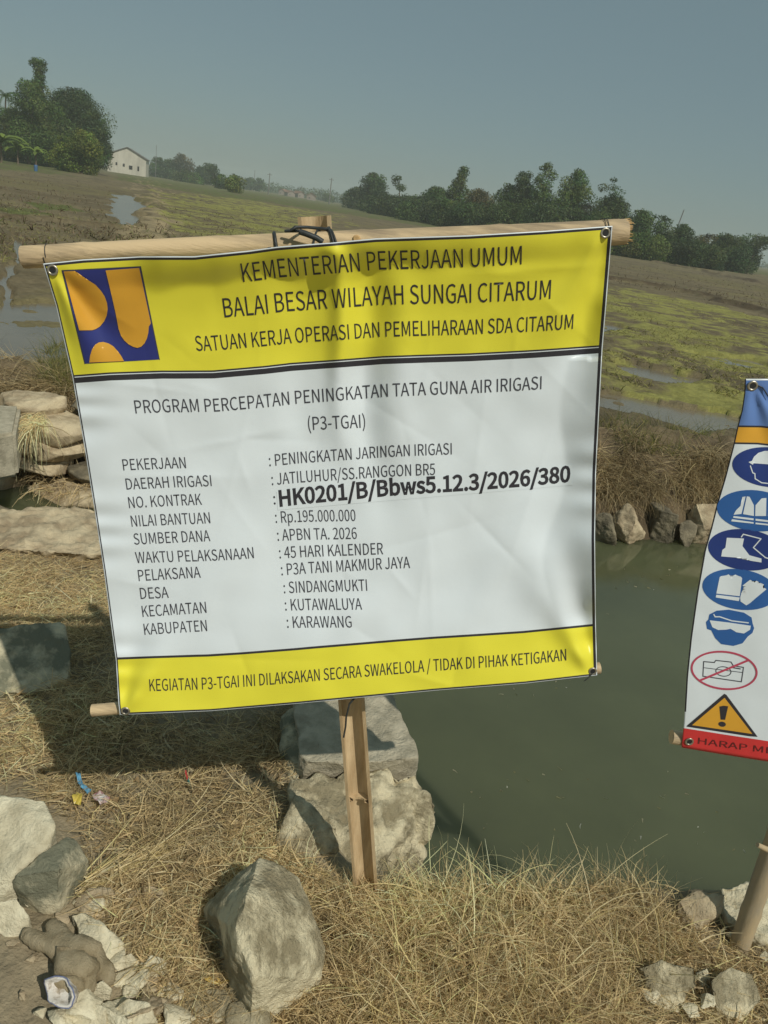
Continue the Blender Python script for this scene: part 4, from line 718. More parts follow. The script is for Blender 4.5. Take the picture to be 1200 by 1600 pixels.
def fold_main(u, v, q):
    x, y = q[:, 0], q[:, 1]
    g = lambda t: np.exp(-t * t)
    w_ = np.zeros(len(x))
    # vertical fold over the post and its soft neighbours
    xc = 528 + 0.06 * (y - 400)
    xr = xc - 6 + 7 * np.sin((y - 380) / 55.0)
    w_ += 0.0125 * g((x - xr) / 17) * sstep(372, 400, y) * sstep(760, 520, y)
    w_ -= 0.0100 * g((x - xr - 44) / 24) * sstep(380, 430, y) * sstep(900, 560, y)
    w_ += 0.0060 * g((x - xr - 95) / 26) * sstep(400, 470, y) * sstep(780, 560, y)
    w_ -= 0.0060 * g((x - xr + 60) / 34) * sstep(400, 470, y) * sstep(820, 600, y)
    # short sharp creases from when the sheet lay folded
    for cx_, cy_, an_, ln_, am_ in CREASES:
        dx_, dy_ = x - cx_, y - cy_
        al, ac = dx_ * math.cos(an_) + dy_ * math.sin(an_), -dx_ * math.sin(an_) + dy_ * math.cos(an_)
        w_ += am_ * np.exp(-np.abs(ac) / 9.0) * np.exp(-(al / ln_) ** 2)
    # folds pulled out of the corners
    def ray_fold(cx, cy, dx, dy, amp, wd, ln):
        L = math.hypot(dx, dy)
        a = ((x - cx) * dx + (y - cy) * dy) / L
        b = ((x - cx) * dy - (y - cy) * dx) / L
        return 1.7 * amp * g(b / (wd * (0.35 + np.clip(a, 0, None) / 160))) * sstep(-10, 30, a) * sstep(ln, ln * 0.3, a)
    w_ += ray_fold(82, 420, 0.45, 1, 0.0055, 20, 260)
    w_ -= ray_fold(82, 420, 0.9, 1, 0.0045, 22, 260)
    w_ += ray_fold(82, 420, 0.2, 1, -0.003, 14, 200)
    w_ += ray_fold(945, 365, -0.5, 1, 0.005, 24, 260)
    w_ -= ray_fold(945, 365, -0.2, 1, 0.005, 22, 420)
    w_ += ray_fold(925, 1050, -0.55, -1, 0.006, 26, 300)
    w_ -= ray_fold(925, 1050, -0.2, -1, 0.006, 22, 300)
    w_ += ray_fold(195, 1110, 0.7, -1, 0.004, 26, 240)
    w_ += ray_fold(195, 1110, 0.15, -1, -0.003, 20, 300)
    # right hem rolled towards the back, small puckers along both hems
    edge = 872 + 10 * np.sin(y / 37.0) + 14 * np.sin(y / 90.0 + 1)
    edge = np.where(y < 560, 915 - 0.02 * (y - 400), edge)
    ramp = lambda t: 0.5 * (t + np.sqrt(t * t + 16.0)) - 2.0
    w_ += 0.022 * ramp(x - edge) / 60 * sstep(430, 480, y) * sstep(1000, 900, y)
    # the strip just under the top rail is pulled over the rail and hangs inwards
    te = 438 + 7 * np.sin(x / 38.0 + 0.5) + 6 * np.sin(x / 17.0) - 0.06 * (x - 400)
    w_ += 0.013 * ramp(te - y) / 40 * sstep(190, 260, x) * sstep(930, 560, x)
    hem = g((1 - u) / 0.05)
    w_ += 0.0022 * hem * np.sin(y / 9.0 + 2 * np.sin(y / 40)) * sstep(620, 700, y)
    hl = g(u / 0.06)
    w_ += 0.0016 * hl * np.sin(y / 8.0 + 2.4 * np.sin(y / 33)) * sstep(560, 640, y)
    # sag under the rail, broad billows
    w_ += 0.004 * np.sin(u * 9 + 0.6) * (1 - v) ** 2
    w_ += 0.012 * fbm(u * 3.1 + 4, v * 2.6 + 9, 3, 77)
    w_ += 0.0042 * fbm(u * 11 + 0.35 * y / 100, v * 9, 2, 79)
    w_ *= 1.35
    w_ -= 0.056 * np.sin(np.pi * np.clip(v, 0, 1) ** 0.78) * (0.75 + 0.25 * np.sin(np.pi * np.clip(u, 0, 1))) * (0.25 + 0.75 * sstep(0, 0.07, v))
    # lettered lower right: soft dents
    w_ -= 0.004 * g((x - 680) / 60) * g((y - 930) / 45)
    w_ += 0.003 * g((x - 760 + 0.5 * (y - 900)) / 35) * sstep(780, 860, y) * sstep(1040, 960, y)
    return w_

main_b = Banner(
    [(67, 412), (130, 405.5), (217, 401), (303, 401), (390, 392), (433, 386), (520, 379), (587, 373), (733, 368), (850, 361), (957, 353)],
    [(957, 353), (950, 440), (941, 546), (936, 640), (931, 740), (929.5, 840), (930, 900), (931, 978), (933, 1055)],
    [(187, 1117), (330, 1111), (470, 1099), (554, 1091), (680, 1079), (820, 1068), (933, 1055)],
    [(67, 412), (87, 477), (113, 590), (132, 700), (148.5, 803), (162, 891), (175.5, 992), (181, 1032), (185, 1100), (187, 1117)],
    SP0, NRM, fold_main)

base = onz(578, 1392, 0.05)
sign = thing('project_sign', 'large yellow and white project notice banner on a split bamboo post', 'sign', tuple(base))
hl, hr_ = 0.2515, 0.2655
bl, br = 0.8795, 0.8905
rows = [((0, 0), (0.0022, 0.0022), 1), ((0.0022, 0.0022), (0.0075, 0.0075), 1),
        ((0.0075, 0.0075), (hl, hr_), 46),
        ((hl, hr_), (hl + 0.0038, hr_ + 0.0038), 1), ((hl + 0.0038, hr_ + 0.0038), (hl + 0.0058, hr_ + 0.0058), 1),
        ((hl + 0.0058, hr_ + 0.0058), (hl + 0.018, hr_ + 0.018), 1),
        ((hl + 0.018, hr_ + 0.018), (bl - 0.005, br - 0.005), 120), ((bl - 0.005, br - 0.005), (bl, br), 1),
        ((bl, br), (0.9955, 0.9955), 26), ((0.9955, 0.9955), (0.999, 0.999), 1), ((0.999, 0.999), (1, 1), 1)]

def main_mat(u, v):
    if v < 0.0022 or u < 0.0018 or u > 0.9985 or v > 0.999: return 1
    if v < 0.0075 or v > 0.9955 or u > 0.993 or u < 0.0042: return 2
    mid = (hl + hr_) / 2
    if v < mid: return 0
    if v < mid + 0.0038: return 2
    if v < mid + 0.0058: return 1
    if v < mid + 0.018: return 2
    mb = (bl + br) / 2
    if v < mb - 0.005: return 1
    if v < mb: return 2
    return 0
banner = make_sheet(main_b, 'banner', [0.0018, 0.0042, 0.993, 0.9985], rows, main_mat, [M['yellow'], M['white'], M['ink']], sign)

def Z8(pts): return [(90 + x * 0.15, 400 + y * 0.15) for x, y in pts]
emb = decal(main_b, 'emblem', [Z8([(55, 158), (858, 118), (1055, 1078), (290, 1122)])], M['blue'], 0.0006, banner, step=3.0)
decal(main_b, 'emblem_outline', [Z8([(40, 148), (868, 106), (858, 118), (55, 158)]), Z8([(858, 118), (868, 106), (1066, 1084), (1055, 1078)]), Z8([(55, 158), (290, 1122), (280, 1128), (40, 148)])], M['inkgrey'], 0.0005, banner)
decal(main_b, 'emblem_shape', [Z8([(62, 160), (182, 156), (205, 235), (270, 240), (330, 258), (395, 300), (450, 360), (490, 420), (515, 490), (522, 550), (512, 620), (485, 680), (440, 735), (400, 760), (360, 773), (225, 775)])], M['orange'], 0.0020, banner, step=3.0)
decal(main_b, 'emblem_shape', [Z8([(500, 150), (850, 124), (972, 700), (950, 735), (945, 800), (930, 860), (905, 910), (870, 945), (830, 957), (785, 945), (740, 920), (695, 880), (660, 830), (635, 760), (605, 600), (560, 400)])], M['orange'], 0.0020, banner, step=3.0)
decal(main_b, 'emblem_shape', [Z8([(330, 1110), (338, 1040), (360, 970), (390, 925), (430, 900), (475, 895), (530, 910), (580, 940), (630, 995), (665, 1045), (692, 1095)])], M['orange'], 0.0020, banner, step=3.0)

T = lambda s, a, b, cap, m='ink', **k: lettering(main_b, s, a, b, cap, M[m], banner, **k)
T('KEMENTERIAN PEKERJAAN UMUM', (380, 440.5), (815, 413), 29, bold=0.006)
T('BALAI BESAR WILAYAH SUNGAI CITARUM', (351, 496), (860, 467), 30, bold=0.006)
T('SATUAN KERJA OPERASI DAN PEMELIHARAAN SDA CITARUM', (307, 548), (895, 514), 23.5, bold=0.004)
T('PROGRAM PERCEPATAN PENINGKATAN TATA GUNA AIR IRIGASI', (212, 646), (846, 608), 20.5, 'inkgrey')
T('(P3-TGAI)', (482, 672), (571, 668), 20.5, 'inkgrey')
for s_, a_, b_ in (
        ('PEKERJAAN', (193, 735), (291, 731.5)), ('DAERAH IRIGASI', (198, 765), (331, 759.5)), ('NO. KONTRAK', (202, 794), (316, 788.5)),
        ('NILAI BANTUAN', (206, 823), (329, 817.5)), ('SUMBER DANA', (210, 851), (329, 845.5)), ('WAKTU PELAKSANAAN', (213, 880), (397, 872)),
        ('PELAKSANA', (217, 908), (314, 902.5)), ('DESA', (220, 936), (264, 934)), ('KECAMATAN', (223, 964), (323, 957.5)), ('KABUPATEN', (226, 992), (324, 986)),
        (': PENINGKATAN JARINGAN IRIGASI', (421, 728.5), (706, 710)), (': JATILUHUR/SS.RANGGON BR5', (425, 758), (680, 742)), (':', (428, 788), (431, 788)),
        (': Rp.195.000.000', (431, 817), (556, 814)), (': APBN TA. 2026', (434, 845), (558, 842)), (': 45 HARI KALENDER', (437, 872.5), (599, 866)),
        (': P3A TANI MAKMUR JAYA', (440, 899), (641, 887.5)), (': SINDANGMUKTI', (444, 927), (574, 923)), (': KUTAWALUYA', (446, 954), (566, 952.5)), (': KARAWANG', (449, 981), (550, 980.5))):
    T(s_, a_, b_, 17.5 if s_[0] != ':' else 18, 'inkgrey')
decal(main_b, 'sticker', [[(432, 768), (893, 726), (895, 758), (434, 797)]], M['white'], 0.0006, banner)
T('HK0201/B/Bbws5.12.3/2026/380', (437, 791), (891, 752), 24, 'ink', bold=0.028, off=0.0011)
T('KEGIATAN P3-TGAI INI DILAKSAKAN SECARA SWAKELOLA / TIDAK DI PIHAK KETIGAKAN', (234, 1080), (885, 1032), 18.5, bold=0.003)
for p_ in ((82, 422), (946, 364), (196, 1111), (926, 1049)):
    eyelet(main_b, p_, 0.0072, banner)

# rails and post of the sign
RB = 0.037
ra, rb_ = plane_pt(36, 402, RB), plane_pt(978, 361, RB)
bm = bmesh.new()
bamboo(bm, ra, rb_, 0.0185, [0.10, 0.31, 0.545, 0.78, 0.975], wob=0.0015, r2=0.0215)
under(bm_obj('top_rail', bm, M['bamboo'], smooth=True), sign)
bm = bmesh.new()                                            # frayed end of the top rail
dr = Vector(rb_ - ra).normalized()
for k in range(46):
    a = random.uniform(0, 6.283)
    q = dr.to_track_quat('Z', 'Y')
    p = Vector(rb_) + q @ Vector((math.cos(a) * 0.019, math.sin(a) * 0.019, -0.004))
    tube(bm, [p, p + dr * random.uniform(0.006, 0.013) + Vector((random.uniform(-.002, .002), 0, random.uniform(-.003, .002)))], [0.0014, 0.0004], 4)
under(bm_obj('frayed_end', bm, M['bamboo_cut']), sign)
bm = bmesh.new()                                            # cut branch stub on the rail
kn = Vector(ra).lerp(Vector(rb_), 0.541) - Vector(NRM) * 0.017 + Vector((0, 0, 0.006))
tube(bm, [kn + Vector(NRM) * 0.012, kn - Vector(NRM) * 0.004, kn - Vector(NRM) * 0.006], [0.0075, 0.007, 0.005], 10)
under(bm_obj('branch_knot', bm, M['bamboo_cut'], smooth=True), sign)
bm = bmesh.new()
bamboo(bm, plane_pt(144, 1110, 0.024), plane_pt(937, 1043, 0.024), 0.0125, [0.3, 0.68], wob=0.001)
under(bm_obj('bottom_rail', bm, M['bamboo'], smooth=True), sign)

def split_bamboo(bm, a, b, r, th, face, nodes, spread=1.0, open_=0.97):
    """half a bamboo culm: a channel of wall thickness th, open towards `face`"""
    a, b, face = Vector(a), Vector(b), Vector(face)
    t = (b - a).normalized()
    f = (face - t * face.dot(t)).normalized()
    s_ = t.cross(f)
    n, seg = 40, 12
    rows_ = []
    for i in range(n + 1):
        p = a.lerp(b, i / n)
        k = sum(math.exp(-((i / n - q) / 0.012) ** 2) for q in nodes)
        ro, ri = r * (1 + 0.05 * k), (r - th) 
        rw = []
        for j in range(seg + 1):
            g_ = math.pi * open_ * (j / seg - 0.5)
            rw.append(bm.verts.new(p - f * (ro * math.cos(g_)) + s_ * (ro * math.sin(g_))))
        for j in range(seg, -1, -1):
            g_ = math.pi * open_ * (j / seg - 0.5)
            rw.append(bm.verts.new(p - f * (ri * math.cos(g_)) + s_ * (ri * math.sin(g_))))
        rows_.append(rw)
    m_ = len(rows_[0])
    for i in range(n):
        for j in range(m_):
            bm.faces.new((rows_[i][j], rows_[i][(j + 1) % m_], rows_[i + 1][(j + 1) % m_], rows_[i + 1][j]))
    for rw in (rows_[0], rows_[-1]):
        for j in range(seg):
            bm.faces.new((rw[j], rw[j + 1], rw[m_ - 2 - j], rw[m_ - 1 - j]))
    for q in nodes:                                          # the diaphragm left across each node
        p = a.lerp(b, q)
        ring = []
        for dz in (-0.006, 0.006):
            rg = [bm.verts.new(p + t * dz - f * ((r - th) * math.cos(g_)) + s_ * ((r - th) * math.sin(g_))) for g_ in [math.pi * 0.9 * (j / 10 - 0.5) for j in range(11)]]
            inn = [bm.verts.new(p + t * dz * 0.5 - f * ((r - th) * 0.45 * math.cos(g_)) + s_ * ((r - th) * 0.6 * math.sin(g_))) for g_ in [math.pi * 0.9 * (j / 10 - 0.5) for j in range(11)]]
            ring.append((rg, inn))
        for k in range(10):
            bm.faces.new((ring[0][0][k], ring[0][0][k + 1], ring[0][1][k + 1], ring[0][1][k]))
            bm.faces.new((ring[1][0][k], ring[1][1][k], ring[1][1][k + 1], ring[1][0][k + 1]))
            bm.faces.new((ring[0][1][k], ring[0][1][k + 1], ring[1][1][k + 1], ring[1][1][k]))

PB = 0.094
pa = Vector(base) + Vector((0.012, 0.0, -0.12))
pb = Vector(plane_pt(490, 338, PB))
bm = bmesh.new()
face = Vector((-0.22, -1.0, 0.1))
split_bamboo(bm, pa, pb, 0.031, 0.007, face, [0.235, 0.55, 0.85])
under(bm_obj('post', bm, M['bamboo_in']), sign)

def tie(pts, r, parent, name='tie'):
    bm = bmesh.new()
    tube(bm, pts, r, 6)
    return under(bm_obj(name, bm, M['strap'], smooth=True), parent)

def ring_pts(c, ax, r, tilt=0.0, n=20, turns=1.0):
    c, ax = Vector(c), Vector(ax).normalized()
    x = ax.cross(Vector((0, 0, 1))).normalized()
    y = ax.cross(x)
    return [c + x * math.cos(2 * math.pi * turns * i / n) * r + y * math.sin(2 * math.pi * turns * i / n) * r + ax * tilt * (i / n - 0.5) for i in range(n + 1)]
rc = Vector(ra).lerp(Vector(rb_), 0.49)
for tl, rr_ in ((0.04, 0.0022), (0.03, 0.0026), (-0.04, 0.0018)):
    tie(ring_pts(rc, dr, 0.0235, tl), rr_, sign)
tie(ring_pts(Vector(ra).lerp(Vector(rb_), 0.405), dr, 0.0215, 0.012), 0.0032, sign)
px_s = plane_pt(490, 352, 0.040)
tie([plane_pt(455, 360, 0.0), plane_pt(462, 355, -0.006), plane_pt(480, 355, 0.03), plane_pt(512, 358, 0.035), plane_pt(514, 356, 0.08)], 0.003, sign)
tie([plane_pt(490, 368, -0.0), plane_pt(470, 361, 0.0), plane_pt(445, 361, 0.01)], 0.0025, sign)
tie([plane_pt(468, 362, -0.001), plane_pt(480, 366, -0.004), plane_pt(495, 372, -0.004), plane_pt(504, 378, -0.002)], 0.0048, sign)
for t_ in (0.957, 0.962):
    tie(ring_pts(Vector(ra).lerp(Vector(rb_), t_), dr, 0.0225, 0.004), 0.0007, sign, 'wire')
tie(ring_pts(Vector(ra).lerp(Vector(rb_), 0.040), dr, 0.0198, 0.004), 0.0008, sign, 'wire')
tie([plane_pt(556, 1088, 0.02), plane_pt(546, 1100, 0.015), plane_pt(541, 1120, 0.02), plane_pt(540, 1135, 0.03), plane_pt(537, 1152, 0.03)], 0.0022, sign)
tie([plane_pt(926, 1052, 0.002), plane_pt(918, 1060, 0.0), plane_pt(913, 1064, 0.0)], 0.0012, sign, 'wire')

# ---- the safety sign at the right edge
n2_ = np.array([0.0, 1.0, 0.0])
S2P = np.array([0.7, 1.42, 0.8])
def plane2(px, py, back=0.0):
    d = rays([px], [py])[0]
    return CAM + d * ((S2P[1] + back) / d[1])

def fold2(u, v, q):
    x, y = q[:, 0], q[:, 1]
    g = lambda t: np.exp(-t * t)
    w_ = 0.006 * fbm(u * 3 + 2, v * 5 + 7, 3, 91)
    a = np.clip(y - 600, 0, None)
    for k, am in ((-0.25, 0.004), (0.15, -0.005), (0.5, 0.004), (0.9, -0.004)):
        w_ += am * g((x - 1177 - k * a) / (4 + 0.14 * a)) * sstep(170, 40, a) * sstep(0, 14, a)
    w_ += 0.003 * np.sin(u * 14 + v * 3) * (1 - v)
    return w_
saf = Banner(
    [(1164, 592), (1200, 592), (1250, 598), (1330, 612), (1400, 624)],
    [(1400, 624), (1385, 760), (1362, 900), (1348, 1030), (1335, 1212)],
    [(1065, 1168), (1130, 1179), (1200, 1190), (1335, 1212)],
    [(1164, 592), (1163, 614), (1159, 641), (1152, 667), (1146, 695), (1132.5, 747), (1121, 785), (1111, 825), (1101, 860), (1089, 927), (1079, 998), (1073, 1057), (1069, 1129), (1065, 1168)],
    S2P, n2_, fold2)
base2 = onz(1160, 1482, 0.0)
safety = thing('safety_sign', 'white safety banner with round blue protective gear pictograms on a bamboo pole', 'sign', tuple(base2))
saf_rows = [((0, 0), (0.004, 0.004), 1), ((0.004, 0.004), (0.126, 0.12), 14), ((0.126, 0.12), (0.131, 0.125), 1), ((0.131, 0.125), (0.172, 0.165), 5), ((0.172, 0.165), (0.177, 0.17), 1),
            ((0.177, 0.17), (0.948, 0.945), 70), ((0.948, 0.945), (1, 1), 6)]
def saf_mat(u, v):
    if u < 0.008 and v < 0.9: return 4
    if v < 0.004: return 1
    if v < 0.1225: return 2
    if v < 0.1285: return 4
    if v < 0.168: return 3
    if v < 0.174: return 4
    if v < 0.9465: return 1
    return 5
sb = make_sheet(saf, 'banner', [0.008], saf_rows, saf_mat, [M['yellow'], M['white'], M['skyblue'], M['orange'], M['ink'], M['red']], safety, 60)
def A5(pts): return [(900 + x * 0.25, 580 + y * 0.25) for x, y in pts]
def A6(pts): return [(1020 + x * 0.2375, 820 + y * 0.2375) for x, y in pts]
def ell(cx, cy, a, b, rot, n=44):
    c_, s_ = math.cos(R(rot)), math.sin(R(rot))
    return [(cx + a * math.cos(t) * c_ - b * math.sin(t) * s_, cy + a * math.cos(t) * s_ + b * math.sin(t) * c_) for t in np.linspace(0, 2 * math.pi, n, endpoint=False)]
def stroke(pts, wd):
    out = []
    for (x0, y0), (x1, y1) in zip(pts[:-1], pts[1:]):
        l = math.hypot(x1 - x0, y1 - y0)
        nx, ny = -(y1 - y0) / l * wd / 2, (x1 - x0) / l * wd / 2
        ex, ey = (x1 - x0) / l * wd * 0.4, (y1 - y0) / l * wd * 0.4
        out.append([(x0 + nx - ex, y0 + ny - ey), (x1 + nx + ex, y1 + ny + ey), (x1 - nx + ex, y1 - ny + ey), (x0 - nx - ex, y0 - ny - ey)])
    return out
def ringpoly(cx, cy, a, b, rot, th, n=48):
    o_, i_ = ell(cx, cy, a, b, rot, n), ell(cx, cy, a - th, b - th, rot, n)
    return [[o_[k], o_[(k + 1) % n], i_[(k + 1) % n], i_[k]] for k in range(n)]
D2 = lambda name, polys, m, off: decal(saf, name, polys, M[m], off, sb, 8.0)
D2('pictogram', [ell(1203, 730, 59, 31, 6)], 'navy', 0.0005)
D2('pictogram', [ell(1180, 798, 60, 32, 6)], 'midblue', 0.0005)
D2('pictogram', [ell(1165, 859, 59, 32, 7)], 'navy', 0.0005)
D2('pictogram', [ell(1156, 921, 59, 31.5, 8)], 'midblue', 0.0005)
D2('helmet_symbol', [A5([(1078, 568), (1100, 560), (1112, 535), (1140, 510), (1180, 498), (1230, 498), (1270, 520), (1300, 560), (1310, 585), (1200, 582), (1110, 575), (1105, 585)])], 'white', 0.0009)
D2('head_outline', stroke(A5([(1090, 592), (1105, 635), (1118, 640), (1120, 672), (1160, 697), (1230, 705), (1290, 690)]), 1.6), 'white', 0.0009)
D2('vest_symbol', [A5([(1068, 782), (1085, 785), (1112, 838), (1112, 905), (1044, 893)]), A5([(1122, 838), (1160, 795), (1190, 792), (1188, 905), (1120, 905)]), A5([(1040, 786), (1060, 783), (1034, 892), (985, 897), (1000, 870), (1028, 842)]),
                   A5([(985, 905), (1110, 920), (1110, 932), (982, 916)]), A5([(975, 925), (1110, 944), (1110, 953), (970, 938)]), A5([(1122, 922), (1260, 938), (1260, 950), (1122, 934)]), A5([(1122, 946), (1260, 960), (1260, 970), (1122, 956)]), A5([(1205, 795), (1250, 800), (1290, 860), (1300, 915), (1200, 906)])], 'white', 0.0009)
D2('boot_symbol', [A6([(487, 85), (600, 90), (590, 140), (635, 200), (715, 222), (715, 248), (640, 236), (585, 205), (540, 215), (450, 208), (458, 165), (478, 150)])], 'white', 0.0009)
D2('boot_outline', stroke(A6([(583, 80), (596, 62), (712, 92), (662, 150), (740, 215), (800, 235)]), 1.7), 'white', 0.0009)
gl = A6([(418, 452), (440, 345), (448, 338), (462, 342), (462, 390), (476, 392), (484, 332), (498, 326), (510, 335), (508, 385), (522, 386), (532, 332), (545, 328), (552, 340), (548, 390), (560, 392), (570, 348), (580, 342), (588, 352), (572, 470)])
D2('glove_symbol', [gl, A6([(418, 460), (572, 478), (566, 502), (414, 478)]),
                    A6([(575, 480), (582, 450), (630, 412), (628, 400), (600, 405), (590, 400), (640, 362), (652, 368), (630, 395), (645, 398), (682, 368), (696, 376), (668, 410), (680, 414), (718, 386), (732, 394), (700, 430), (735, 415), (748, 424), (680, 480), (640, 515), (615, 530), (578, 505)])], 'white', 0.0009)
D2('goggles_pictogram', [A6([(372, 590), (420, 565), (500, 558), (600, 578), (650, 610), (657, 650), (667, 680), (655, 712), (625, 735), (590, 780), (530, 797), (450, 785), (410, 745), (385, 695), (357, 685), (350, 640), (366, 622)])], 'midblue', 0.0005)
D2('goggles_symbol', [A6([(374, 628), (500, 643), (645, 664), (640, 690), (600, 715), (550, 707), (512, 684), (482, 690), (430, 692), (392, 674)])] + stroke(A6([(402, 590), (410, 605), (440, 605), (520, 632), (628, 645)]), 1.8), 'white', 0.0009)
D2('camera_symbol', stroke(A6([(335, 900), (405, 906), (415, 892), (515, 903), (530, 928), (597, 938), (583, 1033), (330, 996), (335, 900)]), 1.5) + stroke(A6([(335, 940), (592, 972)]), 1.0) + ringpoly(*A6([(465, 965)])[0], 12.5, 8, 6, 1.3) + stroke(A6([(530, 940), (575, 948)]), 1.8), 'inkgrey', 0.0005)
D2('prohibition_ring', ringpoly(*A6([(470, 958)])[0], 52.5, 30.5, 6, 3.0) + stroke(A6([(316, 1022), (625, 893)]), 3.2), 'pinkred', 0.0009)
D2('warning_triangle', [A6([(470, 1112), (484, 1118), (690, 1395), (640, 1392), (222, 1328), (226, 1320)])], 'ink', 0.0005)
D2('warning_triangle_fill', [A6([(472, 1138), (655, 1376), (258, 1318)])], 'orange', 0.0009)
D2('exclamation_mark', [A6([(438, 1196), (465, 1190), (496, 1194), (476, 1283), (446, 1282)]), ell(*A6([(456, 1312)])[0], 6, 4, 8, 20)], 'ink', 0.0013)
lettering(saf, 'HARAP ME', A6([(297, 1440)])[0], A6([(792, 1508)])[0], 9.5, M['darkred'], sb, bold=0.01)
eyelet(saf, (1176, 603), 0.0075, sb)
eyelet(saf, (1077, 1159), 0.0075, sb)
bm = bmesh.new()
bamboo(bm, plane2(1049, 1151, 0.020), plane2(1350, 1200, 0.020), 0.0155, [0.4, 0.8])
under(bm_obj('bottom_rail', bm, M['bamboo'], smooth=True), safety)
bm = bmesh.new()
bamboo(bm, plane2(1185, 612, 0.028), plane2(1420, 645, 0.028), 0.014, [0.4, 0.8])
under(bm_obj('top_rail', bm, M['bamboo'], smooth=True), safety)
tie([plane2(1176, 601, -0.002), plane2(1184, 602, -0.003), plane2(1192, 606, -0.004), plane2(1202, 622, -0.004)], 0.0011, safety, 'wire')
bm = bmesh.new()
q1 = Vector(onz(1197, 1310, 0.30))
pA, pB = Vector(base2) + Vector((0.0, 0, -0.15)), None
dirp = (Vector(at_depth(1219, 1305, base2[1] + 0.02)) - Vector(base2)).normalized()
pB = Vector(base2) + dirp * 1.42
bamboo(bm, pA, pB, 0.0245, [0.165, 0.33, 0.5, 0.66, 0.82], r2=0.021)
under(bm_obj('pole', bm, M['bamboo_grey'], smooth=True), safety)
bm = bmesh.new()
st = Vector(at_depth(1208, 1330, base2[1] - 0.01))
tube(bm, [st, st + Vector((-0.025, -0.01, 0.012)), st + Vector((-0.05, -0.012, 0.022))], [0.008, 0.007, 0.006], 8)
under(bm_obj('branch_stub', bm, M['bamboo_grey'], smooth=True), safety)

# ------------------------------------------------------------------ rocks
def chip(bm, cen, n, seed):
    """knock flat facets off a convex block"""
    rs = random.Random(seed * 31 + 7)
    for _ in range(n):
        d = Vector((rs.gauss(0, 1), rs.gauss(0, 1), rs.gauss(0.2, 0.8))).normalized()
        far = max((v.co - cen).dot(d) for v in bm.verts)
        r_ = bmesh.ops.bisect_plane(bm, geom=bm.verts[:] + bm.edges[:] + bm.faces[:], plane_co=cen + d * far * rs.uniform(0.86, 0.97), plane_no=d, clear_outer=True)
        ed = [e for e in bm.edges if e.is_boundary]
        if ed:
            bmesh.ops.holes_fill(bm, edges=ed)
    bmesh.ops.triangulate(bm, faces=bm.faces)

def rough(bm, amp, fscale, seed, size):
    for _ in range(6):
        long = [e for e in bm.edges if e.calc_length() > size / 7]
        if not long: break
        bmesh.ops.subdivide_edges(bm, edges=long, cuts=1, use_grid_fill=True)
        bmesh.ops.triangulate(bm, faces=bm.faces)
    bmesh.ops.smooth_vert(bm, verts=bm.verts, factor=0.18, use_axis_x=True, use_axis_y=True, use_axis_z=True)
    bmesh.ops.subdivide_edges(bm, edges=bm.edges, cuts=1, use_grid_fill=True)
    bm.normal_update()
    off = Vector((seed * 3.7, seed * 1.3, 2.2))
    dz = {v: v.normal * (amp * mnoise.fractal(v.co * fscale + off, 0.75, 2.1, 7) - amp * 0.25 * (mnoise.ridged_multi_fractal(v.co * fscale * 1.1 - off, 0.9, 2.2, 5, 0.9, 1.6) - 1.0)) for v in bm.verts}
    for v, d in dz.items():
        v.co += d

def stone(name, c, size, m, label, cat='rock', group=None, seed=0, npts=12, boxy=0.5, amp=None, parent=None, chips=5):
    """a loose stone: an irregular hull about c with the given x, y, z extent"""
    rs = random.Random(seed * 17 + 3)
    bm = bmesh.new()
    a0 = rs.uniform(-0.5, 0.5)
    for _ in range(npts):
        d = Vector((rs.gauss(0, 1), rs.gauss(0, 1), rs.gauss(0, 1))).normalized()
        k = max(abs(d.x), abs(d.y), abs(d.z))
        d = d * (1 - boxy) + (d / k) * boxy * 0.85
        d *= rs.uniform(0.82, 1.05)
        x_, y_ = d.x * math.cos(a0) - d.y * math.sin(a0), d.x * math.sin(a0) + d.y * math.cos(a0)
        bm.verts.new((x_ * size[0] / 2, y_ * size[1] / 2, d.z * size[2] / 2))
    r_ = bmesh.ops.convex_hull(bm, input=bm.verts)
    bmesh.ops.delete(bm, geom=[e for e in r_['geom_interior'] if isinstance(e, bmesh.types.BMVert)], context='VERTS')
    chip(bm, Vector(), chips, seed)
    big = max(size)
    rough(bm, amp or big * 0.05, 2.2 / big, seed, big / 2)
    o = bm_obj(name, bm, m, smooth=True)
    o.location = Vector(c) - (Vector(parent.location) if parent else Vector())
    if parent:
        o.parent = parent
        return o
    return tag(o, label, cat, group)

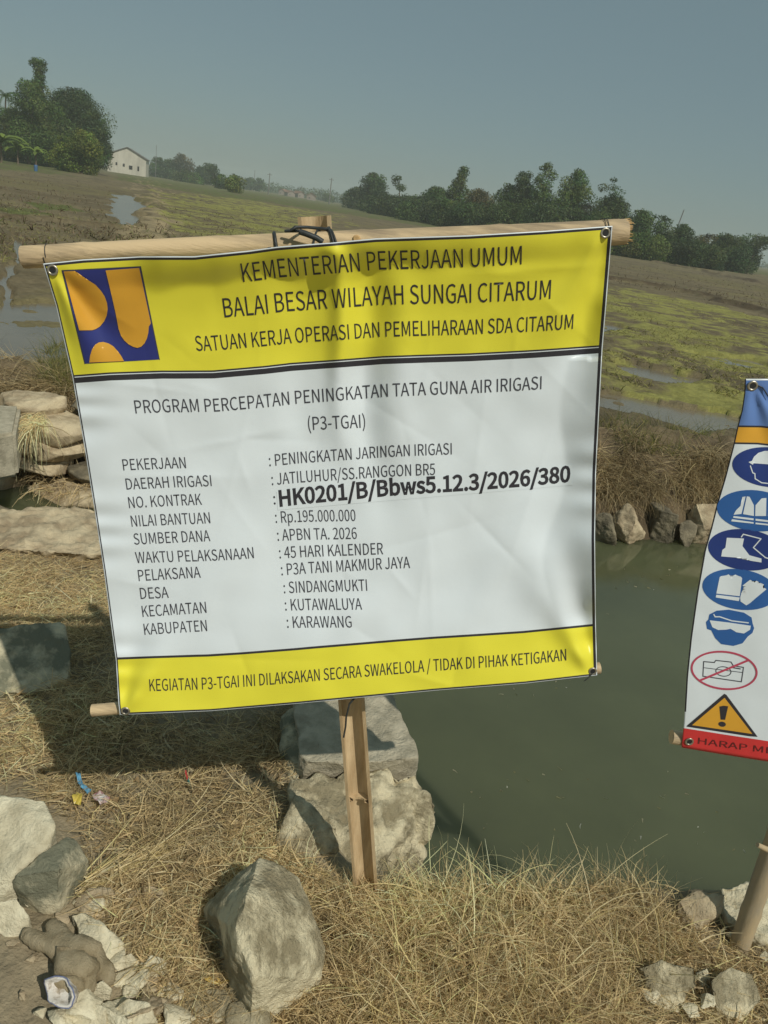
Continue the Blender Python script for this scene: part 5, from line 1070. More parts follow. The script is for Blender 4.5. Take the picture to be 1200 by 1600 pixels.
def rock(name, pts, m, label, cat='rock', group=None, amp=0.012, cuts=5, seed=0, fscale=9.0, deep=0.05, chips=4):
    """pts: (px, py, z) corners of the block as seen, grown into a hull that also reaches into the ground"""
    bm = bmesh.new()
    P = [Vector(onz(a, b, z_)) for a, b, z_ in pts]
    cen = sum(P, Vector()) / len(P)
    for p in P:
        bm.verts.new(p)
        q = cen + (p - cen) * 0.9
        bm.verts.new(Vector((q.x, q.y + 0.02, min(p.z, 0.0) - deep)))
    r_ = bmesh.ops.convex_hull(bm, input=bm.verts)
    junk = [e for e in r_['geom_interior'] if isinstance(e, bmesh.types.BMVert)]
    bmesh.ops.delete(bm, geom=junk, context='VERTS')
    size = max((p - cen).length for p in P)
    chip(bm, cen, chips, seed)
    for _ in range(5):
        long = [e for e in bm.edges if e.calc_length() > size / 7]
        if not long: break
        bmesh.ops.subdivide_edges(bm, edges=long, cuts=1, use_grid_fill=True)
        bmesh.ops.triangulate(bm, faces=bm.faces)
    bmesh.ops.smooth_vert(bm, verts=bm.verts, factor=0.1, use_axis_x=True, use_axis_y=True, use_axis_z=True)
    for _ in range(2 if len(bm.verts) < 1500 else 1):
        bmesh.ops.subdivide_edges(bm, edges=bm.edges, cuts=1, use_grid_fill=True)
    bm.normal_update()
    off = Vector((seed * 3.7, seed * 1.3, 2.2))
    dz = {}
    for v in bm.verts:
        n_ = mnoise.fractal(v.co * fscale + off, 0.75, 2.1, 7)
        q_ = v.co * fscale * 1.4 + off
        ch = mnoise.voronoi(q_)[0]
        rg = mnoise.ridged_multi_fractal(v.co * fscale * 1.1 - off, 0.9, 2.2, 5, 0.9, 1.6)
        dz[v] = v.normal * (amp * 0.8 * n_ + amp * 0.45 * (ch[1] - ch[0] - 0.3) - amp * 0.22 * (rg - 1.0))
    for v, d in dz.items():
        v.co += d
    ctr = Vector((cen.x, cen.y, 0))
    for v in bm.verts:
        v.co -= ctr
    o = bm_obj(name, bm, m, smooth=True)
    o.location = ctr
    return tag(o, label, cat, group)

Rk = M
rock('boulder', [(405, 1340, 0.20), (384, 1400, 0.27), (374, 1455, 0.26), (318, 1420, 0.04), (324, 1462, -0.02), (350, 1535, -0.03), (385, 1580, 0.0), (396, 1525, 0.19), (425, 1590, 0.02), (500, 1530, 0.05), (512, 1480, 0.08), (490, 1420, 0.14), (466, 1375, 0.16), (440, 1352, 0.19)],
     M['rock'], 'big pointed grey rock standing in dry grass left of the split bamboo post', amp=0.011, seed=1, chips=2)
rock('boulder', [(0, 1250, 0.16), (70, 1250, 0.17), (86, 1290, 0.16), (78, 1320, 0.13), (20, 1365, 0.10), (8, 1400, 0.05), (-60, 1400, 0.04), (-90, 1280, 0.12), (-40, 1245, 0.16)],
     M['rockpale'], 'large pale cream boulder cut off by the left edge of the photo', amp=0.010, seed=2)
rock('boulder', [(18, 1372, 0.10), (60, 1335, 0.13), (105, 1308, 0.12), (122, 1315, 0.10), (138, 1345, 0.06), (120, 1385, 0.03), (92, 1428, 0.0), (60, 1428, 0.0), (28, 1400, 0.02), (90, 1360, 0.13)],
     M['rockdark'], 'grey green angular stone leaning against the large cream boulder', amp=0.008, seed=3)
rock('mortar_chunk', [(0, 1407, 0.07), (25, 1405, 0.07), (45, 1435, 0.04), (42, 1455, 0.01), (10, 1465, 0.0), (-25, 1440, 0.03)], M['rockpale'],
     'rounded cream mortar chunk at the left edge just above the muddy glove', 'rubble', amp=0.008, seed=4)
rock('mortar_chunk', [(112, 1430, 0.05), (135, 1424, 0.06), (160, 1445, 0.06), (196, 1478, 0.03), (180, 1505, 0.01), (150, 1500, 0.03), (128, 1470, 0.04)], M['rockpale'],
     'long white mortar chunk touching the upper right of the muddy glove', 'rubble', amp=0.012, seed=5)
rock('flat_stone', [(115, 1410, 0.01), (140, 1392, 0.035), (170, 1390, 0.035), (195, 1405, 0.02), (165, 1432, 0.01), (130, 1428, 0.015)], M['rockbrown'],
     'flat dusty stone under straw between the grey green stone and long white chunk', 'rock', amp=0.01, seed=6)
rock('flat_stone', [(200, 1395, 0.03), (235, 1383, 0.04), (258, 1390, 0.04), (255, 1430, 0.02), (235, 1452, 0.0), (205, 1440, 0.01)], M['rockbrown'],
     'grey brown flat stone sunk in dry grass left of the big pointed rock', 'rock', amp=0.006, seed=7)
rock('mortar_chunk', [(280, 1460, 0.02), (290, 1450, 0.03), (307, 1465, 0.02), (300, 1480, 0.0), (284, 1476, 0.0)], M['rockpale'],
     'small lone pale chunk in the straw close to the big pointed rock', 'rubble', amp=0.005, seed=8)
rock('brick_piece', [(345, 1300, 0.02), (355, 1278, 0.05), (383, 1284, 0.05), (378, 1305, 0.03), (368, 1312, 0.02), (347, 1308, 0.01)], M['rockbrown'],
     'small tan broken brick piece alone in straw above the big pointed rock', 'rubble', amp=0.005, seed=9)
rub = [([(190, 1495, 0.03), (205, 1490, 0.04), (216, 1500, 0.03), (212, 1515, 0.01), (195, 1516, 0.01)], 'small round mortar lump right of the long white chunk', 'rockpale'),
       ([(215, 1520, 0.02), (235, 1494, 0.045), (258, 1505, 0.035), (250, 1530, 0.01), (225, 1546, 0.0)], 'pale split mortar piece rightmost of the rubble near the glove', 'rockpale'),
       ([(142, 1545, 0.03), (160, 1533, 0.045), (175, 1545, 0.03), (170, 1572, 0.0), (145, 1568, 0.0)], 'grey white rubble cube touching the glove cuff on its right', 'rockpale'),
       ([(172, 1575, 0.03), (200, 1558, 0.05), (232, 1568, 0.05), (245, 1600, 0.02), (220, 1640, 0.0), (175, 1640, 0.0)], 'broad pale rubble slab at the bottom edge right of the glove', 'rockpale'),
       ([(110, 1580, 0.02), (135, 1563, 0.035), (165, 1575, 0.035), (168, 1610, 0.0), (120, 1620, 0.0)], 'cracked pale rubble piece at the bottom edge below the glove cuff', 'rockpale'),
       ([(360, 1570, 0.03), (400, 1562, 0.04), (420, 1590, 0.03), (400, 1640, 0.0), (350, 1630, 0.0)], 'greyish stone at the bottom edge under the big pointed rock', 'rock'),
       ([(270, 1560, 0.01), (300, 1545, 0.025), (350, 1550, 0.03), (365, 1580, 0.02), (320, 1610, 0.0), (280, 1600, 0.0)], 'dusty grey stone almost buried in straw left of the big rock foot', 'rock'),
       ([(650, 1580, 0.0), (690, 1558, 0.035), (745, 1545, 0.04), (755, 1562, 0.03), (720, 1590, 0.01), (660, 1600, 0.0)], 'flat brown stone half hidden in tall dry grass at the bottom edge', 'rockbrown'),
       ([(1000, 1510, 0.05), (1040, 1502, 0.065), (1085, 1512, 0.06), (1090, 1540, 0.04), (1060, 1580, 0.0), (1030, 1575, 0.0), (1010, 1545, 0.03)], 'cream crumbly mortar lump in grass below the safety sign pole', 'rock'),
       ([(1110, 1530, 0.045), (1140, 1512, 0.06), (1175, 1520, 0.05), (1190, 1560, 0.03), (1160, 1600, 0.0), (1120, 1580, 0.01)], 'rounded pale mortar lump at the lower right corner', 'rock'),
       ([(1060, 1410, 0.05), (1085, 1390, 0.07), (1132, 1398, 0.09), (1125, 1425, 0.05), (1090, 1452, 0.02), (1062, 1440, 0.01)], 'brown flat cracked stone on the bank left of the safety sign pole', 'rockbrown'),
       ([(1125, 1385, 0.05), (1200, 1378, 0.07), (1260, 1390, 0.06), (1250, 1460, 0.03), (1190, 1470, 0.02), (1135, 1440, 0.03)], 'pale crumbly soil and mortar heap behind the safety sign pole', 'rockpale'),
       ([(1088, 1520, 0.03), (1105, 1512, 0.04), (1112, 1530, 0.02), (1098, 1545, 0.0)], 'small pale fragment between the two mortar lumps at lower right', 'rockpale')]
for k, (p_, l_, m_) in enumerate(rub):
    rock('rubble_stone', p_, M[m_], l_, 'rubble', 'broken stones lying around the sign', amp=0.010 if 'crumbly' not in l_ else 0.022, seed=20 + k)
rock('boulder', [(-60, 1010, 0.11), (0, 985, 0.14), (60, 975, 0.15), (98, 972, 0.14), (112, 1010, 0.10), (108, 1060, 0.04), (60, 1082, 0.02), (-60, 1085, 0.0)], M['rockdark'],
     'large flat topped dark rock in the shadow left of the yellow banner', amp=0.012, seed=40, chips=5)

# masonry block by the post
bt = 0.13
def pz(pts): return [Vector(onz(a, b, z_)) for a, b, z_ in pts]
rock('concrete_slab', [(468, 1190, bt), (655, 1190, bt), (652, 1150, bt), (640, 1120, bt), (612, 1085, bt), (570, 1000, bt), (450, 1000, bt), (462, 1100, bt), (470, 1215, bt - 0.07), (655, 1212, bt - 0.07)], M['concrete'],
     'broken flat topped concrete slab behind the split bamboo post at the water', 'concrete slab', amp=0.011, seed=41, chips=4, fscale=12)
for p_, l_, m_, a_ in (
        ([(590, 1262, 0.03), (605, 1238, 0.07), (640, 1228, 0.08), (672, 1240, 0.07), (682, 1275, 0.02), (672, 1312, -0.05), (640, 1322, -0.08), (605, 1305, -0.05)], 'rounded grey masonry stone bulging over the water right of the post', 'rock', 0.008),
        ([(428, 1330, 0.03), (440, 1290, 0.08), (462, 1248, 0.12), (490, 1262, 0.11), (525, 1290, 0.10), (530, 1325, 0.05), (505, 1345, 0.02)], 'rough grey rubble stone just left of the split bamboo post', 'rock', 0.014),
        ([(600, 1330, -0.10), (620, 1318, -0.09), (660, 1325, -0.09), (660, 1360, -0.16), (630, 1375, -0.18), (605, 1365, -0.16)], 'small brown wedge stone under the rounded masonry stone', 'rockbrown', 0.008),
        ([(595, 1370, -0.12), (620, 1352, -0.12), (660, 1358, -0.12), (665, 1395, -0.2), (600, 1410, -0.2)], 'lowest pale masonry stone beside the foot of the post', 'rock', 0.01),
        ([(440, 1110, 0.10), (470, 1100, 0.11), (478, 1180, 0.09), (462, 1230, 0.04), (440, 1200, 0.03)], 'dark stone at the left side of the concrete slab', 'rockdark', 0.01)):
    rock('masonry_stone', p_, M[m_], l_, 'rock', 'stones of the broken masonry beside the post', amp=a_, seed=hash(l_[:9]) % 50 if False else len(l_))

rock('masonry_core', [(462, 1212, 0.085), (652, 1208, 0.085), (660, 1250, 0.03), (660, 1330, -0.10), (655, 1395, -0.22), (560, 1400, -0.04), (480, 1340, 0.03), (448, 1262, 0.07), (550, 1260, 0.06)], M['rock'],
     'rough crumbling mortar mass of the broken wall end behind the post', 'masonry', amp=0.034, seed=91, deep=0.5, fscale=14, chips=3)
rs_ = random.Random(11)
for k, (a_, b_, sz) in enumerate([(62, 1395, 5), (50, 1412, 4), (100, 1440, 4), (206, 1420, 6), (172, 1515, 4), (196, 1535, 5), (224, 1508, 4), (236, 1548, 6), (150, 1592, 4), (262, 1530, 4), (248, 1580, 6), (20, 1480, 3), (48, 1500, 3), (285, 1590, 5), (300, 1500, 3), (128, 1410, 4), (182, 1452, 3), (214, 1470, 4), (60, 1590, 4), (30, 1560, 3), (270, 1478, 3), (90, 1590, 3), (205, 1552, 3), (130, 1582, 8), (222, 1592, 9), (245, 1518, 7), (212, 1538, 7), (185, 1512, 6), (92, 1402, 7), (152, 1418, 7), (262, 1562, 7), (238, 1470, 6), (275, 1600, 8), (100, 1595, 7), (188, 1590, 8), (160, 1520, 5)]):
    p = onz(a_, b_, 0.0)
    q_ = sz / 100.0 * rs_.uniform(0.8, 1.2)
    stone('rubble_crumb', (p[0], p[1], q_ * 0.22), (q_ * 1.2, q_, q_ * 0.8), M[rs_.choice(['rockpale', 'rockpale', 'rockbrown'])], 'small pale rubble crumb among the broken concrete in the lower left corner', 'rubble', 'rubble crumbs in the lower left corner', seed=300 + k, npts=9, boxy=0.3, chips=3)
for k, (a_, b_, sz) in enumerate([(1050, 1545, 5), (1100, 1570, 4), (1015, 1560, 4), (1180, 1440, 5), (1150, 1420, 4), (1140, 1465, 3), (1195, 1500, 4), (1075, 1585, 4)]):
    p = onz(a_, b_, 0.0)
    q_ = sz / 100.0 * rs_.uniform(0.8, 1.2)
    stone('rubble_crumb', (p[0], p[1], q_ * 0.25), (q_ * 1.2, q_, q_ * 0.8), M['rockpale'], 'small pale mortar crumb near the foot of the safety sign pole', 'rubble', 'mortar crumbs near the safety sign pole', seed=340 + k, npts=9, boxy=0.3, chips=3)

# far bank riprap
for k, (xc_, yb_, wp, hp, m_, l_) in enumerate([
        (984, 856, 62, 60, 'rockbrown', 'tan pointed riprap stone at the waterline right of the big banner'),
        (1032, 855, 60, 62, 'rockshade', 'dark riprap stone at the waterline beside the tan pointed one'),
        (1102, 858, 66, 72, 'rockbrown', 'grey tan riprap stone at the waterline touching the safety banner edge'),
        (942, 856, 46, 50, 'rockshade', 'dark riprap stone at the waterline against the big banner edge'),
        (1066, 857, 40, 44, 'rockshade', 'small dark riprap stone under hanging straw at the far waterline'),
        (1010, 822, 44, 40, 'rockshade', 'shaded riprap stone above and between the tan and dark waterline stones'),
        (1078, 816, 50, 40, 'rockshade', 'shaded riprap stone under the dry grass above the small dark one')]):
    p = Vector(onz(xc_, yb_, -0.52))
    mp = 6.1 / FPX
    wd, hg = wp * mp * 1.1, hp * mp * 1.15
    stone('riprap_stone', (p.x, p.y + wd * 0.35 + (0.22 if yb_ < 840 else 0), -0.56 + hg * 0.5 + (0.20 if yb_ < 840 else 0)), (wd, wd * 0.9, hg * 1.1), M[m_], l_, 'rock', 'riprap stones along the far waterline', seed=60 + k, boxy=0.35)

# masonry wall on the far side at the left, and the ledge on this side
wall = thing('stone_wall', 'rough stone masonry canal wall at the left across the narrow channel', 'wall', (-2.3, 5.0, -0.5))
kk = 0
for row, z_ in enumerate((-0.50, -0.36, -0.22, -0.09, 0.02)):
    x = -4.2 + 0.15 * (row % 2)
    while x < -0.6:
        wd = random.uniform(0.30, 0.80)
        yf = float(np.interp(x, FAR[:, 0], FAR[:, 1])) + 0.05 + 0.07 * row + random.uniform(-0.04, 0.04)
        stone('wall_stone', (x + wd / 2, yf, z_ + random.uniform(-0.02, 0.02)), (wd * 1.2, 0.46, random.uniform(0.17, 0.22)), M[random.choice(['rockbrown', 'rockbrown', 'rockbrown', 'rockshade'])], '', seed=200 + kk, boxy=0.95, npts=18, chips=3, parent=wall, amp=0.014)
        kk += 1
        x += wd
led = rock('stone_ledge', [(-150, 800, 0.02), (0, 796, 0.03), (60, 800, 0.04), (120, 795, 0.03), (175, 800, 0.03), (230, 806, 0.02), (230, 860, 0.02), (130, 866, 0.02), (60, 850, 0.03), (0, 842, 0.03), (-150, 845, 0.02)], M['rockbrown'],
           'low worn pale stone ledge edging the near bank left of the banner', 'ledge', amp=0.022, seed=150, fscale=15, chips=0)
bm = bmesh.new()
top = [onz(-70, 628, 0.12), onz(32, 634, 0.12), onz(24, 676, 0.12), onz(-70, 690, 0.12)]
tv = [bm.verts.new(p) for p in top]
bv = [bm.verts.new((p[0], p[1] + 0.02, -0.16)) for p in top]
bm.faces.new(tv)
bm.faces.new(bv[::-1])
for i in range(4):
    bm.faces.new((tv[i], bv[i], bv[(i + 1) % 4], tv[(i + 1) % 4]))
bmesh.ops.bevel(bm, geom=bm.edges[:], offset=0.02, segments=2, affect='EDGES')
tag(bm_obj('concrete_block', bm, M['concrete']), 'square pale concrete block at the left edge standing above the stone wall', 'concrete block')

# ------------------------------------------------------------------ glove and litter
gp = Vector(onz(118, 1515, 0.05))
gl_o = thing('work_glove', 'mud coloured knitted work glove lying on rubble with its white cuff open', 'glove', (gp.x, gp.y, 0.0))
def G(px, py, z): return Vector(onz(px, py, z)) - Vector((gp.x, gp.y, 0))
def skinned(name, pts, edges, rad, m, parent, sub=2):
    me = bpy.data.meshes.new(name)
    me.from_pydata([tuple(p) for p in pts], edges, [])
    o = bpy.data.objects.new(name, me)
    COL.objects.link(o)
    sk = o.modifiers.new('skin', 'SKIN')
    for i, r_ in enumerate(rad):
        rr2 = r_ if isinstance(r_, tuple) else (r_, r_)
        me.skin_vertices[0].data[i].radius = rr2
    me.skin_vertices[0].data[0].use_root = True
    ss = o.modifiers.new('sub', 'SUBSURF')
    ss.levels = ss.render_levels = sub
    dg = bpy.context.evaluated_depsgraph_get()
    me2 = bpy.data.meshes.new_from_object(o.evaluated_get(dg))
    bpy.data.objects.remove(o)
    for v in me2.vertices:
        v.co += Vector(v.normal) * (0.0042 * mnoise.fractal(v.co * 42, 0.7, 2.1, 6) - 0.0042 * (mnoise.ridged_multi_fractal(v.co * 30, 0.9, 2.1, 3, 0.9, 1.5) - 1.0))
    me2.materials.append(m)
    for p in me2.polygons:
        p.use_smooth = True
    o = bpy.data.objects.new(name, me2)
    COL.objects.link(o)
    o.parent = parent
    return o
skinned('palm', [G(115, 1512, 0.045), G(110, 1535, 0.05), G(100, 1553, 0.045), G(125, 1492, 0.045), G(92, 1478, 0.04), G(62, 1470, 0.035), G(34, 1458, 0.03), G(88, 1455, 0.04), G(75, 1442, 0.035),
                 G(146, 1500, 0.035), G(164, 1520, 0.03), G(172, 1542, 0.022), G(135, 1530, 0.04), G(138, 1556, 0.03)],
        [(0, 1), (1, 2), (0, 3), (3, 4), (4, 5), (5, 6), (4, 7), (7, 8), (3, 9), (9, 10), (10, 11), (0, 12), (12, 13)],
        [0.047, 0.042, 0.031, 0.040, 0.027, 0.019, 0.012, 0.022, 0.017, 0.026, 0.022, 0.017, 0.026, 0.018], M['glove'], gl_o)
# the cuff: an open knitted tube facing the viewer
bm = bmesh.new()
cc = G(92, 1550, 0.075)
cin = cc - Vector((-0.22, -0.62, 0.62)).normalized() * 0.028
axd = (cc - cin).normalized()
cuff_w = lambda a: 1 + 0.09 * math.sin(2 * a + 0.6) + 0.06 * math.sin(5 * a + 1) + 0.03 * math.sin(9 * a)
rings = []
xv = axd.cross(Vector((0, 0, 1))).normalized()
yv = xv.cross(axd)
for t_, r_ in ((0.0, 0.030), (0.5, 0.034), (0.92, 0.0352), (1.0, 0.034), (0.96, 0.030), (0.5, 0.026), (0.1, 0.02)):
    rings.append([bm.verts.new(cin.lerp(cc, t_) + (xv * r_ * math.cos(a) + yv * r_ * 0.66 * math.sin(a)) * cuff_w(a) + axd * 0.004 * math.sin(3 * a)) for a in [2 * math.pi * k / 28 for k in range(28)]])
for i in range(len(rings) - 1):
    for k in range(28):
        bm.faces.new((rings[i][k], rings[i][(k + 1) % 28], rings[i + 1][(k + 1) % 28], rings[i + 1][k]))
bm.faces.new(rings[-1])
o = bm_obj('cuff', bm, M['cuff'], smooth=True)
o.parent = gl_o
bm = bmesh.new()
pts = [cin.lerp(cc, 0.90) + (xv * 0.0358 * math.cos(a) + yv * 0.0240 * math.sin(a)) * cuff_w(a) + axd * 0.004 * math.sin(3 * a) for a in [2 * math.pi * k / 28 for k in range(29)]]
tube(bm, pts, 0.0016, 5)
o2 = bm_obj('cuff_hem', bm, M['cuffblue'], smooth=True)
o2.parent = gl_o

def wrapper(label, outline, m_cols, z=0.03, seed=0, cat='litter'):
    c0 = Vector(onz(*outline[0], z))
    root = None
    bm = bmesh.new()
    P = [Vector(onz(a, b, z)) for a, b in outline]
    bm.faces.new([bm.verts.new(p) for p in P])
    bmesh.ops.triangulate(bm, faces=bm.faces)
    bmesh.ops.subdivide_edges(bm, edges=bm.edges, cuts=3, use_grid_fill=True)
    for v in bm.verts:
        v.co.z += 0.02 * mnoise.noise(v.co * 40 + Vector((seed, 0, 0))) + 0.008 * mnoise.noise(v.co * 120)
        v.co -= c0
    me_o = bm_obj('candy_wrapper', bm, m_cols, smooth=False)
    me_o.location = c0
    sm = me_o.modifiers.new('t', 'SOLIDIFY')
    sm.thickness = 0.0008
    return tag(me_o, label, cat)
mb = mat('blue_foil', (0.10, 0.28, 0.42), 0.35, 0.5, 0.4, 60)
my = mat('yellow_foil', (0.50, 0.38, 0.06), 0.4, 0.5, 0.3, 60)
mr = mat('red_silver_foil', (0.35, 0.05, 0.05), 0.3, 0.5, 0.3, 45, col2=(0.6, 0.58, 0.55))
mtl = mat('teal_foil', (0.08, 0.25, 0.24), 0.4, 0.5, 0.3, 60)
mw = mat('pink_red_foil', (0.55, 0.06, 0.06), 0.4, 0.5, 0.2, 60)
wrapper('crumpled blue wrapper in the straw just under the shadow of the banner', [(118, 1212), (124, 1208), (130, 1225), (144, 1231), (140, 1236), (126, 1232)], mb, 0.03, 1)
wrapper('crumpled yellow wrapper next to the blue one in the straw', [(112, 1248), (120, 1236), (130, 1242), (126, 1257), (116, 1254)], my, 0.03, 2)
wrapper('red and silver crumpled wrapper right of the yellow one', [(144, 1240), (160, 1238), (172, 1244), (168, 1256), (156, 1256), (146, 1248)], mr, 0.03, 3)
tw = thing('wrapper_strip', 'thin teal wrapper strip with red tip standing in the straw', 'litter', tuple(onz(298, 1236, 0.0)))
for nm, a_, b_, m_ in (('strip_body', (298, 1238, 0.0), (293, 1216, 0.06), mtl), ('strip_tip', (293, 1216, 0.06), (290, 1205, 0.085), mw)):
    bm = bmesh.new()
    p0, p1 = Vector(onz(*a_)), Vector(onz(*b_))
    d_ = (p1 - p0)
    q = d_.to_track_quat('Z', 'Y')
    box(bm, (p0 + p1) / 2, 0.010, 0.003, d_.length, (q @ Vector((1, 0, 0)), q @ Vector((0, 1, 0)), q @ Vector((0, 0, 1))))
    under(bm_obj(nm, bm, m_), tw)
wrapper('curled dry yellow leaf beside the foot of the big pointed rock', [(318, 1530), (335, 1524), (350, 1528), (358, 1540), (345, 1536), (330, 1536)], mat('dry_leaf', (0.55, 0.38, 0.11), 0.6, 0.2, 0.2, 50), 0.035, 5, 'leaf').name = 'dry_leaf'

# ------------------------------------------------------------------ grass
def sample_px(n, polys):
    out = []
    for poly, wt in polys:
        p = np.array(poly, float)
        lo, hi = p.min(0), p.max(0)
        k = int(n * wt)
        got = np.zeros((0, 2))
        while len(got) < k:
            q = rng.uniform(lo, hi, (k * 2, 2))
            got = np.concatenate([got, q[inpoly(q[:, 0], q[:, 1], p)]])
        out.append(got[:k])
    return np.concatenate(out)

def px_to_ground(q, z0=0.0):
    d = rays(q[:, 0], q[:, 1])
    z = np.full(len(q), z0)
    for _ in range(4):
        P = CAM + d * ((z - H) / d[:, 2])[:, None]
        z = 0.5 * z + 0.5 * height(P[:, 0], P[:, 1], False)
    P[:, 2] = height(P[:, 0], P[:, 1], False)
    return P

STRAW = np.array([(0.78, 0.62, 0.34), (0.70, 0.53, 0.28), (0.84, 0.70, 0.42), (0.60, 0.44, 0.23), (0.86, 0.70, 0.34), (0.34, 0.26, 0.14)])

def blades(name, P, length, width, lift, bend, segs, palette, pw, dir_=None, droop=0.0, curl=0.6):
    """a mass of thin grass leaves: each a bent tapered ribbon"""
    n = len(P)
    az = rng.uniform(0, 2 * np.pi, n) if dir_ is None else dir_
    L = length[0] + (length[1] - length[0]) * rng.random(n) ** 1.5
    W = rng.uniform(width[0], width[1], n)
    el = rng.uniform(lift[0], lift[1], n)
    bd = rng.uniform(bend[0], bend[1], n)
    cv = rng.normal(0, curl, n)
    tw = rng.uniform(0, np.pi, n)
    V = np.zeros((n, segs + 1, 2, 3), np.float32)
    pos = P.copy()
    for s_ in range(segs + 1):
        t = s_ / segs
        a = az + cv * t
        e = el - bd * t
        d = np.stack([np.cos(a) * np.cos(e), np.sin(a) * np.cos(e), np.sin(e)], 1)
        if s_ > 0:
            pos = pos + d * (L / segs)[:, None]
        side = np.stack([-np.sin(a), np.cos(a), np.zeros(n)], 1)
        upv = np.cross(d, side)
        sv = side * np.cos(tw)[:, None] + upv * np.sin(tw)[:, None]
        w_ = W * (1.0 - 0.8 * t) * 0.5
        V[:, s_, 0] = pos - sv * w_[:, None]
        V[:, s_, 1] = pos + sv * w_[:, None]
    vs = V.reshape(-1, 3)
    b0 = np.arange(n)[:, None] * (segs + 1) * 2
    fs = []
    for s_ in range(segs):
        k = b0 + s_ * 2
        fs.append(np.concatenate([k, k + 1, k + 3, k + 2], 1))
    F = np.concatenate(fs)
    ci = rng.choice(len(palette), n, p=pw)
    cc_ = palette[ci] * rng.uniform(0.75, 1.15, n)[:, None] * (1.12 + 0.5 * fbm(P[:, 0] * 2.6, P[:, 1] * 2.6, 3, 501))[:, None]
    cols = np.repeat(cc_, (segs + 1) * 2, 0)
    o = mesh_np(name, vs, F, M['straw'], np.clip(cols, 0.01, 0.9))
    return tag(o, kind='stuff')

near_poly = [((-60, 870), (160, 880), (190, 1120), (545, 1120), (440, 1250), (430, 1330), (560, 1400), (520, 1640), (230, 1640), (250, 1540), (190, 1480), (140, 1400), (130, 1310), (90, 1260), (-60, 1240)), 0.66]
right_poly = [((520, 1390), (680, 1370), (760, 1340), (900, 1335), (1010, 1370), (1080, 1420), (1230, 1470), (1420, 1500), (1420, 1640), (500, 1640)), 0.34]
q = sample_px(74000, [near_poly, right_poly])
P = px_to_ground(q)
keep = (poly_sd(P[:, 0], P[:, 1], NEAR) < 0.06) & (fbm(P[:, 0] * 9, P[:, 1] * 9, 4, 301) + rng.uniform(-0.35, 0.35, len(P)) > -0.20) & (fbm(P[:, 0] * 3.2 + 3, P[:, 1] * 3.2, 4, 303) + rng.uniform(-0.3, 0.3, len(P)) > np.where(P[:, 0] < -0.3, -0.12, -0.38))
P = P[keep]
P[:, 2] += rng.uniform(0.0, 0.03, len(P))
blades('dry_grass', P, (0.02, 0.13), (0.0010, 0.0034), (-0.15, 0.75), (0.0, 1.1), 3, STRAW, [0.22, 0.22, 0.12, 0.20, 0.06, 0.18], curl=1.0)
tag(bpy.data.objects['dry_grass'], 'mat of flattened dry straw covering the near bank', 'dry grass')
q = sample_px(9000, [(((-60, 862), (172, 872), (182, 1000), (-60, 990)), 1.0)])
P = px_to_ground(q)
blades('bank_straw', P, (0.02, 0.10), (0.0014, 0.0034), (-0.1, 0.8), (0.0, 1.1), 3, STRAW, [0.24, 0.24, 0.08, 0.22, 0.06, 0.16], curl=1.0)
tag(bpy.data.objects['bank_straw'], 'dry straw between the stone ledge and the dark flat topped rock', 'dry grass')
# upright dry grass at the lower right
q = sample_px(15000, [(((520, 1420), (640, 1385), (700, 1375), (760, 1350), (840, 1350), (900, 1350), (1000, 1380), (1060, 1440), (1080, 1500), (990, 1560), (1000, 1640), (520, 1640)), 1.0)])
P = px_to_ground(q)
P = P[poly_sd(P[:, 0], P[:, 1], NEAR) < 0.08]
blades('tall_dry_grass', P, (0.03, 0.15), (0.0010, 0.0034), (0.3, 1.5), (0.2, 1.9), 4, STRAW, [0.24, 0.2, 0.18, 0.15, 0.10, 0.13], curl=0.8)
tag(bpy.data.objects['tall_dry_grass'], 'tall upright dry grass along the water in the lower right', 'dry grass')
q = sample_px(1500, [(((680, 1372), (760, 1340), (840, 1330), (900, 1335), (1010, 1372), (1000, 1395), (900, 1365), (760, 1375), (690, 1400)), 1.0)])
P = px_to_ground(q)
P = P[(poly_sd(P[:, 0], P[:, 1], NEAR) < 0.10) & (fbm(P[:, 0] * 7, P[:, 1] * 7, 3, 311) > -0.1)]
blades('edge_grass', P, (0.04, 0.17), (0.0010, 0.0030), (0.8, 1.5), (0.1, 1.3), 5, STRAW, [0.24, 0.2, 0.2, 0.15, 0.12, 0.09], curl=0.7)
tag(bpy.data.objects['edge_grass'], 'upright dry grass on the very edge of the near bank', 'dry grass')
q = sample_px(190, [(((110, 1395), (235, 1340), (250, 1352), (120, 1412)), 1.0)])
P = px_to_ground(q)
P[:, 2] += rng.uniform(0.0, 0.035, len(P))
blades('straw_bundle', P, (0.10, 0.26), (0.0018, 0.0036), (0.0, 0.25), (0.0, 0.4), 4, STRAW, [0.2, 0.1, 0.3, 0.0, 0.4, 0.0], dir_=rng.normal(0.75, 0.22, len(P)), curl=0.25)
tag(bpy.data.objects['straw_bundle'], 'combed pale straw lying beside the grey green stone', 'dry grass')
# a few long arching stems
q = sample_px(320, [(((560, 1420), (700, 1375), (900, 1350), (1060, 1440), (1000, 1640), (520, 1640)), 1.0)])
P = px_to_ground(q)
P = P[poly_sd(P[:, 0], P[:, 1], NEAR) < 0.08]
blades('long_grass_stems', P, (0.10, 0.27), (0.002, 0.004), (0.7, 1.4), (0.2, 1.5), 7, STRAW, [0.2, 0.05, 0.35, 0.0, 0.4, 0.0], curl=0.5)
tag(bpy.data.objects['long_grass_stems'], 'long pale arching grass stems above the dry grass', 'dry grass')
